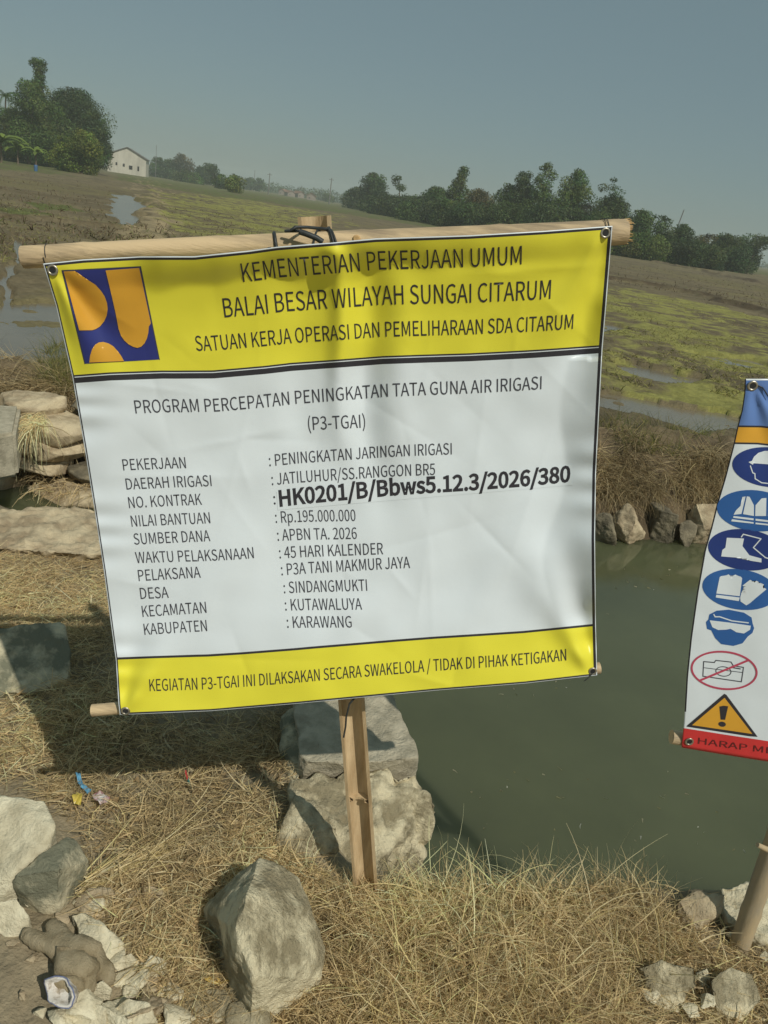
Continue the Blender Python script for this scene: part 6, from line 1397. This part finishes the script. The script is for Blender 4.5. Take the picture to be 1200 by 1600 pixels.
# far bank
far_polys = [[((890, 728), (960, 715), (1040, 725), (1150, 715), (1120, 800), (1080, 812), (1040, 800), (1000, 815), (890, 820)), 0.55],
             [((-60, 575), (110, 575), (135, 640), (150, 655), (50, 660), (-60, 640)), 0.45]]
q = sample_px(15000, far_polys)
P = px_to_ground(q, -0.1)
k = fbm(P[:, 0] * 2.2, P[:, 1] * 2.2, 3, 201) > -0.2
P = P[k]
blades('bank_grass', P, (0.08, 0.34), (0.003, 0.006), (-0.2, 1.0), (0.0, 1.8), 3, STRAW * 0.62, [0.24, 0.24, 0.08, 0.24, 0.02, 0.18])
tag(bpy.data.objects['bank_grass'], 'dry tangled grass on the far canal bank', 'dry grass')
q = sample_px(3200, [(((925, 770), (1125, 770), (1125, 806), (925, 808)), 1.0)])
P = px_to_ground(q, -0.1)
P[:, 2] += 0.04
P = P[fbm(P[:, 0] * 3.5, P[:, 1] * 3.5, 3, 207) > -0.1]
blades('overhanging_grass', P, (0.10, 0.42), (0.003, 0.006), (-0.1, 0.9), (0.9, 2.3), 5, STRAW * 0.55, [0.24, 0.24, 0.08, 0.24, 0.02, 0.18], dir_=rng.normal(-1.57, 0.7, len(P)), curl=0.4)
tag(bpy.data.objects['overhanging_grass'], 'dry grass hanging over the riprap stones of the far bank', 'dry grass')
GREENS = np.array([(0.16, 0.17, 0.05), (0.22, 0.20, 0.06), (0.10, 0.12, 0.04), (0.28, 0.23, 0.09)])
q = sample_px(3600, [(((935, 645), (1010, 655), (1100, 680), (1140, 700), (1060, 715), (935, 700)), 0.55), (((70, 545), (112, 540), (125, 625), (60, 600)), 0.45)])
P = px_to_ground(q, -0.1)
P = P[fbm(P[:, 0] * 3, P[:, 1] * 3, 3, 203) > -0.05]
blades('green_bank_weeds', P, (0.06, 0.28), (0.003, 0.006), (0.5, 1.5), (0.0, 1.0), 3, GREENS, [0.3, 0.3, 0.2, 0.2])
tag(bpy.data.objects['green_bank_weeds'], 'thin green weeds at the edge of the flooded field', 'weeds')
q = sample_px(5200, [(((0, 262), (170, 290), (240, 380), (0, 400)), 0.4), (((945, 400), (1210, 440), (1210, 490), (945, 440)), 0.35), (((560, 345), (250, 300), (240, 380), (420, 375)), 0.25)])
P = px_to_ground(q, -0.1)
P[:, 2] = height(P[:, 0], P[:, 1])
P = P[(P[:, 2] > FZ - 0.02) & (fbm(P[:, 0] * 0.5, P[:, 1] * 1.3, 3, 209) > 0.0) & (np.hypot(P[:, 0], P[:, 1]) < 90)]
blades('field_stubble', P, (0.08, 0.22), (0.02, 0.05), (0.3, 1.4), (0.0, 0.8), 2, np.array([(0.20, 0.15, 0.09), (0.14, 0.10, 0.06), (0.26, 0.20, 0.12), (0.16, 0.17, 0.06)]), [0.35, 0.3, 0.2, 0.15])
tag(bpy.data.objects['field_stubble'], 'brown stubble and dead weeds on the ploughed mud fields', 'stubble')
# straw hanging over the left wall
q = sample_px(260, [(((38, 648), (70, 640), (75, 665), (45, 672)), 1.0)])
d = rays(q[:, 0], q[:, 1])
P = CAM + d * ((0.07 - H) / d[:, 2])[:, None]
blades('hanging_straw', P, (0.10, 0.42), (0.003, 0.007), (-0.2, 0.6), (1.2, 2.2), 5, STRAW, [0.3, 0.25, 0.2, 0.15, 0.05, 0.05], dir_=rng.normal(-1.57, 0.6, len(P)), curl=0.3)
tag(bpy.data.objects['hanging_straw'], 'bunch of dry straw hanging down the stone wall at the left', 'dry grass')
# low weeds and stubble over the flooded fields
q = sample_px(16000, [(((935, 440), (1100, 470), (1200, 495), (1200, 660), (1040, 630), (935, 610)), 0.5), (((240, 290), (540, 335), (540, 360), (250, 380)), 0.2), (((0, 300), (220, 330), (240, 390), (0, 430)), 0.3)])
P = px_to_ground(q, -0.1)
P[:, 2] = height(P[:, 0], P[:, 1])
kk_ = (P[:, 2] > FZ - 0.03) & (fbm(P[:, 0] * 0.8, P[:, 1] * 0.8, 4, 205) > -0.05)
P = P[kk_]
P = P[np.hypot(P[:, 0], P[:, 1]) < 60]
blades('field_weeds', P, (0.04, 0.13), (0.008, 0.02), (0.0, 1.2), (0.0, 0.8), 2, np.array([(0.30, 0.28, 0.09), (0.24, 0.20, 0.09), (0.22, 0.22, 0.08), (0.36, 0.31, 0.14)]), [0.4, 0.25, 0.2, 0.15])
tag(bpy.data.objects['field_weeds'], 'low yellow green weeds scattered over the flooded fields', 'weeds')

q = sample_px(1500, [(((-60, 628), (160, 640), (150, 700), (-60, 690)), 0.7), (((40, 690), (150, 690), (150, 780), (40, 780)), 0.3)])
d = rays(q[:, 0], q[:, 1])
P = CAM + d * ((5.0 + 0.25 * (700 - q[:, 1]) / 60) / d[:, 1])[:, None]
P = P[fbm(P[:, 0] * 4, P[:, 2] * 7, 3, 401) > 0.0]
blades('wall_straw', P, (0.06, 0.32), (0.003, 0.006), (-0.5, 0.9), (0.4, 2.0), 4, STRAW * 0.85, [0.26, 0.24, 0.08, 0.24, 0.04, 0.14], dir_=rng.normal(-1.57, 0.9, len(P)), curl=0.6)
tag(bpy.data.objects['wall_straw'], 'dry straw tangled over the stone wall at the left', 'dry grass')
# broad dead leaves and a few green shoots in the near grass
q = sample_px(2600, [near_poly, right_poly])
P = px_to_ground(q)
P = P[poly_sd(P[:, 0], P[:, 1], NEAR) < 0.04]
P[:, 2] += rng.uniform(0.0, 0.03, len(P))
blades('dead_leaves', P, (0.02, 0.07), (0.004, 0.010), (-0.2, 0.9), (0.0, 1.2), 3, np.array([(0.42, 0.30, 0.16), (0.55, 0.44, 0.24), (0.28, 0.20, 0.11), (0.62, 0.54, 0.34)]), [0.35, 0.25, 0.25, 0.15], curl=1.2)
tag(bpy.data.objects['dead_leaves'], 'broad withered leaf scraps scattered through the near straw', 'dead leaves')
q = sample_px(420, [(((960, 1440), (1060, 1470), (1060, 1540), (960, 1540)), 0.4), (((520, 1400), (1000, 1400), (1000, 1600), (520, 1600)), 0.4), (((60, 1120), (430, 1120), (430, 1200), (60, 1200)), 0.2)])
P = px_to_ground(q)
P = P[poly_sd(P[:, 0], P[:, 1], NEAR) < 0.02]
blades('green_shoots', P, (0.03, 0.09), (0.0015, 0.0035), (0.4, 1.4), (0.0, 1.2), 3, np.array([(0.24, 0.26, 0.08), (0.34, 0.32, 0.12), (0.16, 0.19, 0.06)]), [0.4, 0.4, 0.2])
tag(bpy.data.objects['green_shoots'], 'sparse green shoots among the near dry grass', 'weeds')
# scum and bits afloat
q = sample_px(70, [(((700, 1130), (1060, 900), (1060, 870), (960, 870), (940, 1060)), 0.5), (((700, 1320), (690, 1200), (1060, 1200), (1180, 1340), (900, 1300)), 0.5)])
d = rays(q[:, 0], q[:, 1])
P = CAM + d * ((-0.497 - H) / d[:, 2])[:, None]
blades('floating_bits', P, (0.008, 0.03), (0.004, 0.010), (0.0, 0.02), (0.0, 0.02), 2, np.array([(0.40, 0.36, 0.24), (0.22, 0.20, 0.10), (0.60, 0.58, 0.50)]), [0.4, 0.4, 0.2])
tag(bpy.data.objects['floating_bits'], 'small leaf bits floating on the murky canal', 'floating bits')

# ------------------------------------------------------------------ trees
TINT = {'dark': (0.052, 0.090, 0.024), 'mid': (0.075, 0.125, 0.028), 'light': (0.13, 0.18, 0.030), 'olive': (0.085, 0.085, 0.035), 'brown': (0.10, 0.085, 0.045)}

def leaf_cloud(cents, rads, n_per, size, tint, flat=1.0):
    cents, rads = np.array(cents), np.array(rads)
    allv, allc = [], []
    for c_, r_ in zip(cents, rads):
        n = int(np.clip(n_per * 3.0 * r_[0] * r_[2] / (size * size), 24, 900))
        d = rng.normal(size=(n, 3))
        d /= np.linalg.norm(d, axis=1)[:, None]
        rad_ = (0.45 + 0.65 * rng.random(n) ** 0.6)
        p = c_ + d * rad_[:, None] * r_
        nrm = d + rng.normal(0, 0.7, (n, 3)) + np.array([0, 0, 0.5])
        nrm /= np.linalg.norm(nrm, axis=1)[:, None]
        a = np.cross(nrm, rng.normal(size=(n, 3)))
        a /= np.linalg.norm(a, axis=1)[:, None]
        b = np.cross(nrm, a)
        sz = size * rng.uniform(0.5, 1.3, n)[:, None]
        allv.append(np.stack([p - a * sz, p - b * sz * 0.55 * flat, p + a * sz, p + b * sz * 0.55 * flat], 1))
        tc = np.array(tint) * np.array([rng.uniform(0.8, 1.3), 1.0, rng.uniform(0.7, 1.2)]) * (rng.uniform(0.55, 1.55)) * rng.uniform(0.75, 1.3, (n, 1)) * np.array([1, 1, 1])
        tc[:, 0] *= rng.uniform(0.85, 1.25, n)
        allc.append(np.repeat(tc, 4, 0))
    V = np.concatenate(allv).reshape(-1, 3)
    F = np.arange(len(V)).reshape(-1, 4)
    return V, F, np.concatenate(allc)

def metres_per_px(px, b):
    d = rays([px], [horizon_y(px)])[0]
    return math.hypot(b.x, b.y) / math.hypot(d[0], d[1]) / FPX

def tree(px, off, ytop, wpx, style, label, dens=1.0, trunk=0.25, group=None, z=FZ, base_lift=0.12, name='tree', npc=26, gap=0.0):
    b = Vector(far_base(px, off, z))
    m_px = metres_per_px(px, b)
    hgt = (horizon_y(px) + off - ytop) * m_px
    wid = wpx * m_px * (1.4 if style[1] != 'tier' else 1.25)
    t = thing(name, label, 'tree' if name != 'bush' else 'bush', tuple(b), group)
    rs = random.Random(int(px * 7 + off * 3 + wpx))
    bm = bmesh.new()
    rt = max(0.08, hgt * 0.026)
    top = Vector((rs.uniform(-.1, .1) * wid, rs.uniform(-.1, .1) * wid, hgt * 0.75))
    mid = Vector((rs.uniform(-.05, .05) * wid, 0, hgt * 0.38))
    tube(bm, [Vector((0, 0, -0.2)), mid, top], [rt, rt * 0.75, rt * 0.25], 7)
    cents, rads = [], []
    prof = {'round': lambda t_: math.sin(math.pi * min(1, 0.18 + 0.78 * t_)) ** 0.7, 'tall': lambda t_: (1 - t_) ** 0.6 * 0.9 + 0.15, 'col': lambda t_: 0.85 if t_ < 0.85 else 0.55,
            'umbrella': lambda t_: 0.35 + 0.65 * t_ if t_ < 0.85 else 0.7, 'tier': lambda t_: (0.85 if int(t_ * 9) % 2 == 0 else 0.4) * (1.25 - t_ * 0.75)}[style[1]]
    for k in range(npc):
        tt = base_lift + (1 - base_lift) * (k + rs.random()) / npc
        if gap and rs.random() < gap: continue
        wl = prof(tt) * wid * 0.5
        a = rs.uniform(0, 6.283)
        cr_ = max(0.10 * wid, wl * rs.uniform(0.38, 0.62)) if style[1] != 'tier' else max(0.12 * wid, wl * rs.uniform(0.35, 0.55))
        if gap: cr_ *= 0.72
        rr_ = max(0.0, wl - cr_ * 0.8) * rs.uniform(0.35, 1.15)
        c_ = (math.cos(a) * rr_ + top.x * tt, math.sin(a) * rr_, max(cr_ * 0.3, min(hgt * tt, hgt - cr_ * 0.9)))
        cents.append(c_)
        rads.append((cr_, cr_, cr_ * rs.uniform(0.6, 0.95)))
        if k % 4 == 0:
            s0 = mid.lerp(top, max(0, min(1, (tt - 0.45) * 1.6)))
            tube(bm, [s0, s0.lerp(Vector(c_), 0.55) + Vector((0, 0, 0.03 * hgt)), Vector(c_)], [rt * 0.4, rt * 0.28, rt * 0.1], 5, cap=False)
    tr_ = bm_obj('trunk', bm, M['bark'], t, smooth=True)
    V, F, C_ = leaf_cloud(cents, rads, 2.3 * dens, max(0.13, 1.5 * m_px), TINT[style[0]])
    mesh_np('crown', V, F, M['leaf'], C_, parent=t)
    return t

def palm(px, off, ytop, label, name='palm_tree', lean=0.05, fl=2.8, nfr=16, tint='mid'):
    b = Vector(far_base(px, off))
    m_px = metres_per_px(px, b)
    hgt = (horizon_y(px) + off - ytop) * m_px * 0.9
    t = thing(name, label, 'palm', tuple(b))
    bm = bmesh.new()
    topp = Vector((lean * hgt, 0, hgt))
    tube(bm, [Vector((0, 0, -0.2)), Vector((lean * hgt * 0.3, 0, hgt * 0.5)), topp], [0.2, 0.15, 0.12], 8)
    bm_obj('trunk', bm, M['bark'], t, smooth=True)
    vs, fs, cs = [], [], []
    for k in range(nfr):
        a = 2 * math.pi * k / nfr + random.uniform(-.2, .2)
        e = random.uniform(0.0, 1.2)
        p = np.array(topp)
        prev = None
        for s_ in range(9):
            d_ = np.array((math.cos(a) * math.cos(e), math.sin(a) * math.cos(e), math.sin(e)))
            side = np.array((-math.sin(a), math.cos(a), 0))
            for sg in (-1, 1):
                for jj in (0, 0.5):
                    o_ = p + d_ * fl / 9 * jj
                    tip = o_ + side * sg * 0.5 * (1 - s_ / 11) + d_ * 0.25 - np.array((0, 0, 0.22))
                    i = len(vs)
                    vs += [o_ - d_ * 0.06, o_ + d_ * 0.06, tip]
                    fs.append((i, i + 1, i + 2))
                    cc_ = np.array(TINT[tint]) * random.uniform(0.7, 1.4)
                    cs += [cc_] * 3
            p = p + d_ * fl / 9
            e -= 0.24
    mesh_np('crown', np.array(vs), np.array(fs), M['leaf'], np.array(cs), parent=t)
    return t

def banana(px, off, ytop, label, tint='light', n=9):
    b = Vector(far_base(px, off))
    m_px = metres_per_px(px, b)
    hgt = (horizon_y(px) + off - ytop) * m_px
    t = thing('banana_plant', label, 'banana plant', tuple(b), 'banana plants in front of the left trees')
    bm = bmesh.new()
    tube(bm, [Vector((0, 0, -0.1)), Vector((0.03, 0, hgt * 0.25)), Vector((0.05, 0, hgt * 0.5))], [0.16, 0.13, 0.08], 8)
    bm_obj('stem', bm, M['bark'], t, smooth=True)
    vs, fs, cs = [], [], []
    for k in range(n):
        a = 2 * math.pi * k / n + random.uniform(-.3, .3)
        e = random.uniform(0.7, 1.35)
        p = np.array((0.05, 0, hgt * 0.45))
        L_ = hgt * random.uniform(0.6, 0.85)
        cc_ = np.array(TINT[tint]) * random.uniform(0.8, 1.5)
        st_ = len(vs)
        for s_ in range(8):
            d_ = np.array((math.cos(a) * math.cos(e), math.sin(a) * math.cos(e), math.sin(e)))
            side = np.array((-math.sin(a), math.cos(a), 0.0))
            w_ = 0.36 * math.sin(math.pi * (0.08 + 0.88 * s_ / 7)) * hgt / 4
            vs += [p - side * w_ - np.array((0, 0, w_ * .4)), p, p + side * w_ - np.array((0, 0, w_ * .4))]
            cs += [cc_] * 3
            p = p + d_ * L_ / 7
            e -= 0.30
        for s_ in range(7):
            i = st_ + s_ * 3
            fs += [(i, i + 1, i + 4, i + 3), (i + 1, i + 2, i + 5, i + 4)]
    mesh_np('leaves', np.array(vs), np.array(fs), M['leaf'], np.array(cs), parent=t)
    return t

LG = 'trees of the clump at the left'
tree(62, 17, 108, 52, ('mid', 'tier'), 'tallest tree of the left clump with a layered pointed top', group=LG, base_lift=0.45, npc=36)
tree(45, 18, 135, 62, ('mid', 'round'), 'bushy mid green tree just left of the layered tallest tree', group=LG)
tree(112, 16, 150, 95, ('dark', 'round'), 'broad dark round tree in the middle of the left clump', group=LG, npc=44, base_lift=0.15)
tree(78, 17, 165, 70, ('mid', 'round'), 'medium green tree under the layered tallest tree', group=LG, npc=34, base_lift=0.1)
tree(146, 17, 182, 44, ('dark', 'round'), 'dark tree at the right end of the left clump beside the house', group=LG, npc=36, base_lift=0.1)
tree(20, 17, 175, 60, ('mid', 'round'), 'green bushy tree at the far left behind the banana plants', group=LG, npc=30, base_lift=0.1)
tree(128, 20, 207, 52, ('light', 'round'), 'light green bush in front of the broad dark tree', name='bush', group=LG, npc=26, base_lift=0.05)
tree(100, 20, 214, 40, ('light', 'round'), 'small yellow green bush left of the light green bush', name='bush', group=LG, npc=20, base_lift=0.05)
palm(8, 17, 150, 'coconut palm at the far left edge above the banana plants')
palm(-12, 17, 165, 'coconut palm half cut off by the left edge of the photo', lean=-0.03)
banana(2, 22, 190, 'banana plant with yellow green leaves at the left edge')
banana(28, 20, 212, 'banana plant with long arching leaves right of the left edge one')
banana(56, 21, 222, 'small banana plant next to the blue drum')

MG = 'trees beyond the house'
for px, off, yt, wp, st, lb in (
        (243, 7, 246, 26, ('dark', 'round'), 'dark tree directly right of the white house'),
        (262, 7, 250, 30, ('dark', 'round'), 'second dark tree to the right of the white house'),
        (288, 7, 244, 32, ('olive', 'round'), 'tall olive tree, highest of those right of the house'),
        (318, 7, 262, 34, ('dark', 'round'), 'low dark tree right of the tall olive tree'),
        (334, 8, 258, 26, ('dark', 'umbrella'), 'flat topped dark tree before the bright green one'),
        (300, 8, 270, 40, ('mid', 'round'), 'low bushy tree under the tall olive tree'),
        (345, 10, 273, 20, ('mid', 'round'), 'small mid green tree just left of the bright green one'),
        (366, 13, 274, 27, ('light', 'round'), 'small bright green tree standing alone in the field'),
        (388, 5, 278, 20, ('dark', 'round'), 'hazy tree behind and right of the bright green tree'),
        (404, 5, 279, 16, ('dark', 'round'), 'small hazy tree left of the first utility pole'),
        (512, 5, 303, 15, ('mid', 'round'), 'small round tree beside the far utility pole')):
    tree(px, off, yt, wp, st, lb, group=MG, npc=18, base_lift=0.08)

RG = 'trees of the row behind the big banner'
def roff(x): return float(np.interp(x, [540, 580, 676, 760, 1000, 1100, 1190], [9, 11, 15, 17, 19, 18, 15]))
for px, yt, wp, st, lb, g_ in (
        (556, 294, 34, ('dark', 'round'), 'low dark tree at the left end of the row behind the banner', 0),
        (580, 274, 40, ('dark', 'round'), 'tall dense dark tree second from the left end of the row', 0),
        (622, 279, 34, ('dark', 'col'), 'thin ragged tree with sky gaps right of the tall dense one', 0.55),
        (630, 306, 60, ('dark', 'round'), 'low wide bushy tree under the ragged tree', 0),
        (668, 294, 52, ('dark', 'round'), 'rounded dark tree left of the tall pointed green one', 0),
        (711, 266, 44, ('mid', 'tall'), 'tall pointed green tree in the middle of the row', 0),
        (745, 300, 48, ('olive', 'round'), 'olive brown bushy tree right of the tall pointed one', 0),
        (780, 291, 44, ('dark', 'round'), 'dark tree just left of the twin tall crowns', 0),
        (806, 274, 46, ('dark', 'round'), 'dark leaning crown of the twin tall trees', 0),
        (836, 263, 48, ('mid', 'tall'), 'highest green tree of the row with a spiky top', 0),
        (876, 272, 56, ('mid', 'round'), 'broad light dotted tree right of the spiky top one', 0),
        (898, 320, 40, ('brown', 'round'), 'reddish brown bush between the broad tree and thin trunk tree', 0.2),
        (932, 284, 46, ('dark', 'col'), 'sparse tree with pale thin trunk left of the rail end', 0.45),
        (945, 312, 62, ('dark', 'round'), 'spreading dark tree behind the sparse pale trunked one', 0),
        (985, 330, 42, ('mid', 'round'), 'green tree just right of the frayed rail end', 0),
        (1015, 338, 50, ('dark', 'round'), 'dark bushy tree below the leaning pole', 0.1),
        (1050, 352, 42, ('dark', 'round'), 'dark round tree right of the leaning pole', 0),
        (1088, 366, 46, ('olive', 'round'), 'greyish olive tree with pale crooked trunk near the right end', 0.25),
        (1130, 369, 52, ('dark', 'round'), 'dark dense tree second from the right end of the row', 0),
        (1166, 368, 50, ('dark', 'umbrella'), 'spreading tree at the right end of the row over open field', 0.1)):
    tree(px, roff(px), yt, wp, st, lb, group=RG, npc=32, base_lift=0.06, gap=g_)
for k, (px, yt, wp, cl) in enumerate([(600, 318, 55, 'dark'), (655, 325, 60, 'dark'), (700, 325, 50, 'mid'), (735, 330, 55, 'dark'), (790, 330, 60, 'mid'), (840, 330, 60, 'dark'), (890, 340, 50, 'dark'), (930, 345, 50, 'mid'), (970, 372, 46, 'light'), (1010, 378, 50, 'mid'), (1055, 385, 46, 'dark'), (1100, 395, 46, 'dark'), (1145, 400, 46, 'dark')]):
    lbs = ['low bush under the tall dense tree of the row', 'low bush under the rounded dark tree', 'bush at the foot of the tall pointed green tree', 'bush under the olive brown tree', 'bush under the dark twin crown', 'bush under the spiky topped tree', 'bush beneath the broad dotted tree', 'bush under the sparse pale trunked tree', 'light green banana like bush just right of the rail end', 'mid green bush below the leaning pole', 'dark bush under the round tree right of the leaning pole', 'dark bush around the pale crooked trunk', 'dark bush near the right end of the row']
    tree(px, roff(px) + 1.0, yt - 12, wp * 1.15, (cl, 'round'), lbs[k], name='bush', group='bushes under the tree row', npc=18, base_lift=0.03)

# far woods fading into the haze
def wood(name, label, x0, x1, dist, hpx):
    cents, rads = [], []
    n = 46
    for k in range(n):
        px = x0 + (x1 - x0) * (k + random.random()) / n
        d = rays([px], [horizon_y(px)])[0]
        p = np.array([d[0], d[1]]) / math.hypot(d[0], d[1]) * dist * random.uniform(0.95, 1.1)
        s_ = dist / FPX * hpx * random.uniform(0.5, 1.1)
        cents.append((p[0], p[1], s_ * 0.45))
        rads.append((s_ * 0.9, s_ * 0.9, s_ * 0.6))
    V, F, C_ = leaf_cloud(cents, rads, 1.3, dist / FPX * 1.6, TINT['dark'])
    tag(mesh_np(name, V, F, M['leaf'], C_), label, 'wood', kind='stuff')
wood('distant_wood', 'hazy band of far trees on the horizon beyond the utility poles', 385, 580, 620, 14)
wood('distant_wood', 'hazy far tree line at the right edge of the horizon', 1120, 1330, 700, 9)
wood('distant_wood', 'hazy far tree line hidden behind the left clump', -200, 260, 600, 10)

# ------------------------------------------------------------------ house, poles, far roofs
def house(px, off, wpx, eave, ridge, yaw, label, wall_m, roof_m, depth, win=(), group=None, name='house', over=0.35):
    b = Vector(far_base(px, off))
    m_px = metres_per_px(px, b)
    W_, E_, Rg = wpx * m_px, eave * m_px, ridge * m_px
    t = thing(name, label, 'house', tuple(b), group)
    t.rotation_euler.z = yaw
    bm = bmesh.new()
    f = [(-W_ / 2, 0, -0.3), (W_ / 2, 0, -0.3), (W_ / 2, 0, E_), (0, 0, Rg), (-W_ / 2, 0, E_)]
    a = [bm.verts.new(p) for p in f]
    c_ = [bm.verts.new((p[0], depth, p[2])) for p in f]
    bm.faces.new(a)
    bm.faces.new(c_[::-1])
    for i in range(5):
        if i in (2, 3): continue
        bm.faces.new((a[i], c_[i], c_[(i + 1) % 5], a[(i + 1) % 5]))
    bm_obj('wall', bm, wall_m, t)
    bm = bmesh.new()
    sl = (Rg - E_) / (W_ / 2)
    for s_ in (-1, 1):
        x1_ = s_ * (W_ / 2 + over)
        z1_ = E_ - sl * over
        th = 0.22
        pr = [(0, Rg + 0.05), (x1_, z1_ + 0.05), (x1_, z1_ + 0.05 + th), (0, Rg + 0.05 + th)]
        v0 = [bm.verts.new((p[0], -over, p[1])) for p in pr]
        v1 = [bm.verts.new((p[0], depth + over, p[1])) for p in pr]
        bm.faces.new(v0)
        bm.faces.new(v1[::-1])
        for i in range(4):
            bm.faces.new((v0[i], v1[i], v1[(i + 1) % 4], v0[(i + 1) % 4]))
    bm_obj('roof', bm, roof_m, t)
    for (fx, fz, fw, fh) in win:
        bm = bmesh.new()
        box(bm, (fx * W_, -0.02, fz * E_), fw * W_, 0.12, fh * E_)
        bm_obj('window', bm, M['dark'], t)
    return t
house(198, 9.5, 57, 25, 38, R(16), 'white gabled house with small dark windows right of the left tree clump', M['house_wall'], M['roof'], 16,
      [(-0.27, 0.52, 0.045, 0.16), (-0.08, 0.50, 0.05, 0.17), (0.10, 0.42, 0.09, 0.22), (0.30, 0.42, 0.045, 0.26)])
for px, off, wp, e_, r_, lb in ((455, 5, 12, 5, 8, 'tiny far house with brown roof left of three far houses'), (470, 5, 10, 6, 9, 'tiny far house with brown roof in the middle of the far houses'), (486, 6, 14, 6, 10, 'far house with pinkish wall nearest to the far utility pole'), (440, 4.5, 10, 5, 8, 'tiny far hazy house nearest to the first utility pole')):
    house(px, off, wp, e_, r_, R(random.uniform(-40, 40)), lb, M['far_wall'], M['rooftile'], 9, [(-0.2, 0.5, 0.12, 0.3)], 'far houses on the horizon')

def pole(px, off, ytop, label, lean=0.0, arm=True, rpx=0.9, name='utility_pole', z=FZ):
    b = Vector(far_base(px, off))
    m_px = metres_per_px(px, b)
    hgt = (horizon_y(px) + off - ytop) * m_px
    t = thing(name, label, 'utility pole' if arm else 'pole', tuple(b))
    bm = bmesh.new()
    tube(bm, [Vector((0, 0, -0.2)), Vector((lean * hgt, 0, hgt))], [rpx * m_px, rpx * m_px * 0.7], 8)
    bm_obj('shaft', bm, M['pole'], t)
    if arm:
        bm = bmesh.new()
        box(bm, (lean * hgt, 0, hgt * 0.93), 1.8, 0.15, 0.15)
        bm_obj('crossarm', bm, M['pole'], t)
    return t
pole(419, 8, 273, 'utility pole nearest to the white house on the horizon')
pole(514, 8, 281, 'utility pole farther right beside the small round tree')
pole(396, 5, 268, 'faint thin pole left of the first utility pole', arm=False, rpx=0.5)
pole(1038, 17, 331, 'dark leaning pole sticking out above the right part of the tree row', lean=0.12, arm=False, rpx=1.1, name='leaning_pole')
pole(243, 8, 231, 'thin pole rising above the dark tree right of the white house', arm=False, rpx=0.5)
b = Vector(far_base(56, 27))
bm = bmesh.new()
tube(bm, [Vector((0, 0, -0.05)), Vector((0, 0, 0.05)), Vector((0, 0, 0.25)), Vector((0, 0, 0.45)), Vector((0, 0, 0.62)), Vector((0, 0, 0.66))], [0.17, 0.18, 0.185, 0.185, 0.18, 0.14], 14)
o = bm_obj('plastic_drum', bm, M['drum'], smooth=True)
o.location = b
tag(o, 'small blue drum at the field edge in front of the left trees', 'drum')

# ------------------------------------------------------------------ haze
bm = bmesh.new()
box(bm, (0, 0, 9.0), 2100, 2100, 22.0)
hz = bm_obj('haze', bm, None)
hm = bpy.data.materials.new('haze_air')
hm.use_nodes = True
ht = hm.node_tree
ht.nodes.clear()
pv = ht.nodes.new('ShaderNodeVolumePrincipled')
pv.inputs['Color'].default_value = (0.90, 0.97, 0.93, 1)
pv.inputs['Density'].default_value = 0.00075
pv.inputs['Anisotropy'].default_value = 0.0
ho = ht.nodes.new('ShaderNodeOutputMaterial')
ht.links.new(pv.outputs[0], ho.inputs['Volume'])
hz.data.materials.clear()
hz.data.materials.append(hm)
tag(hz, kind='stuff')
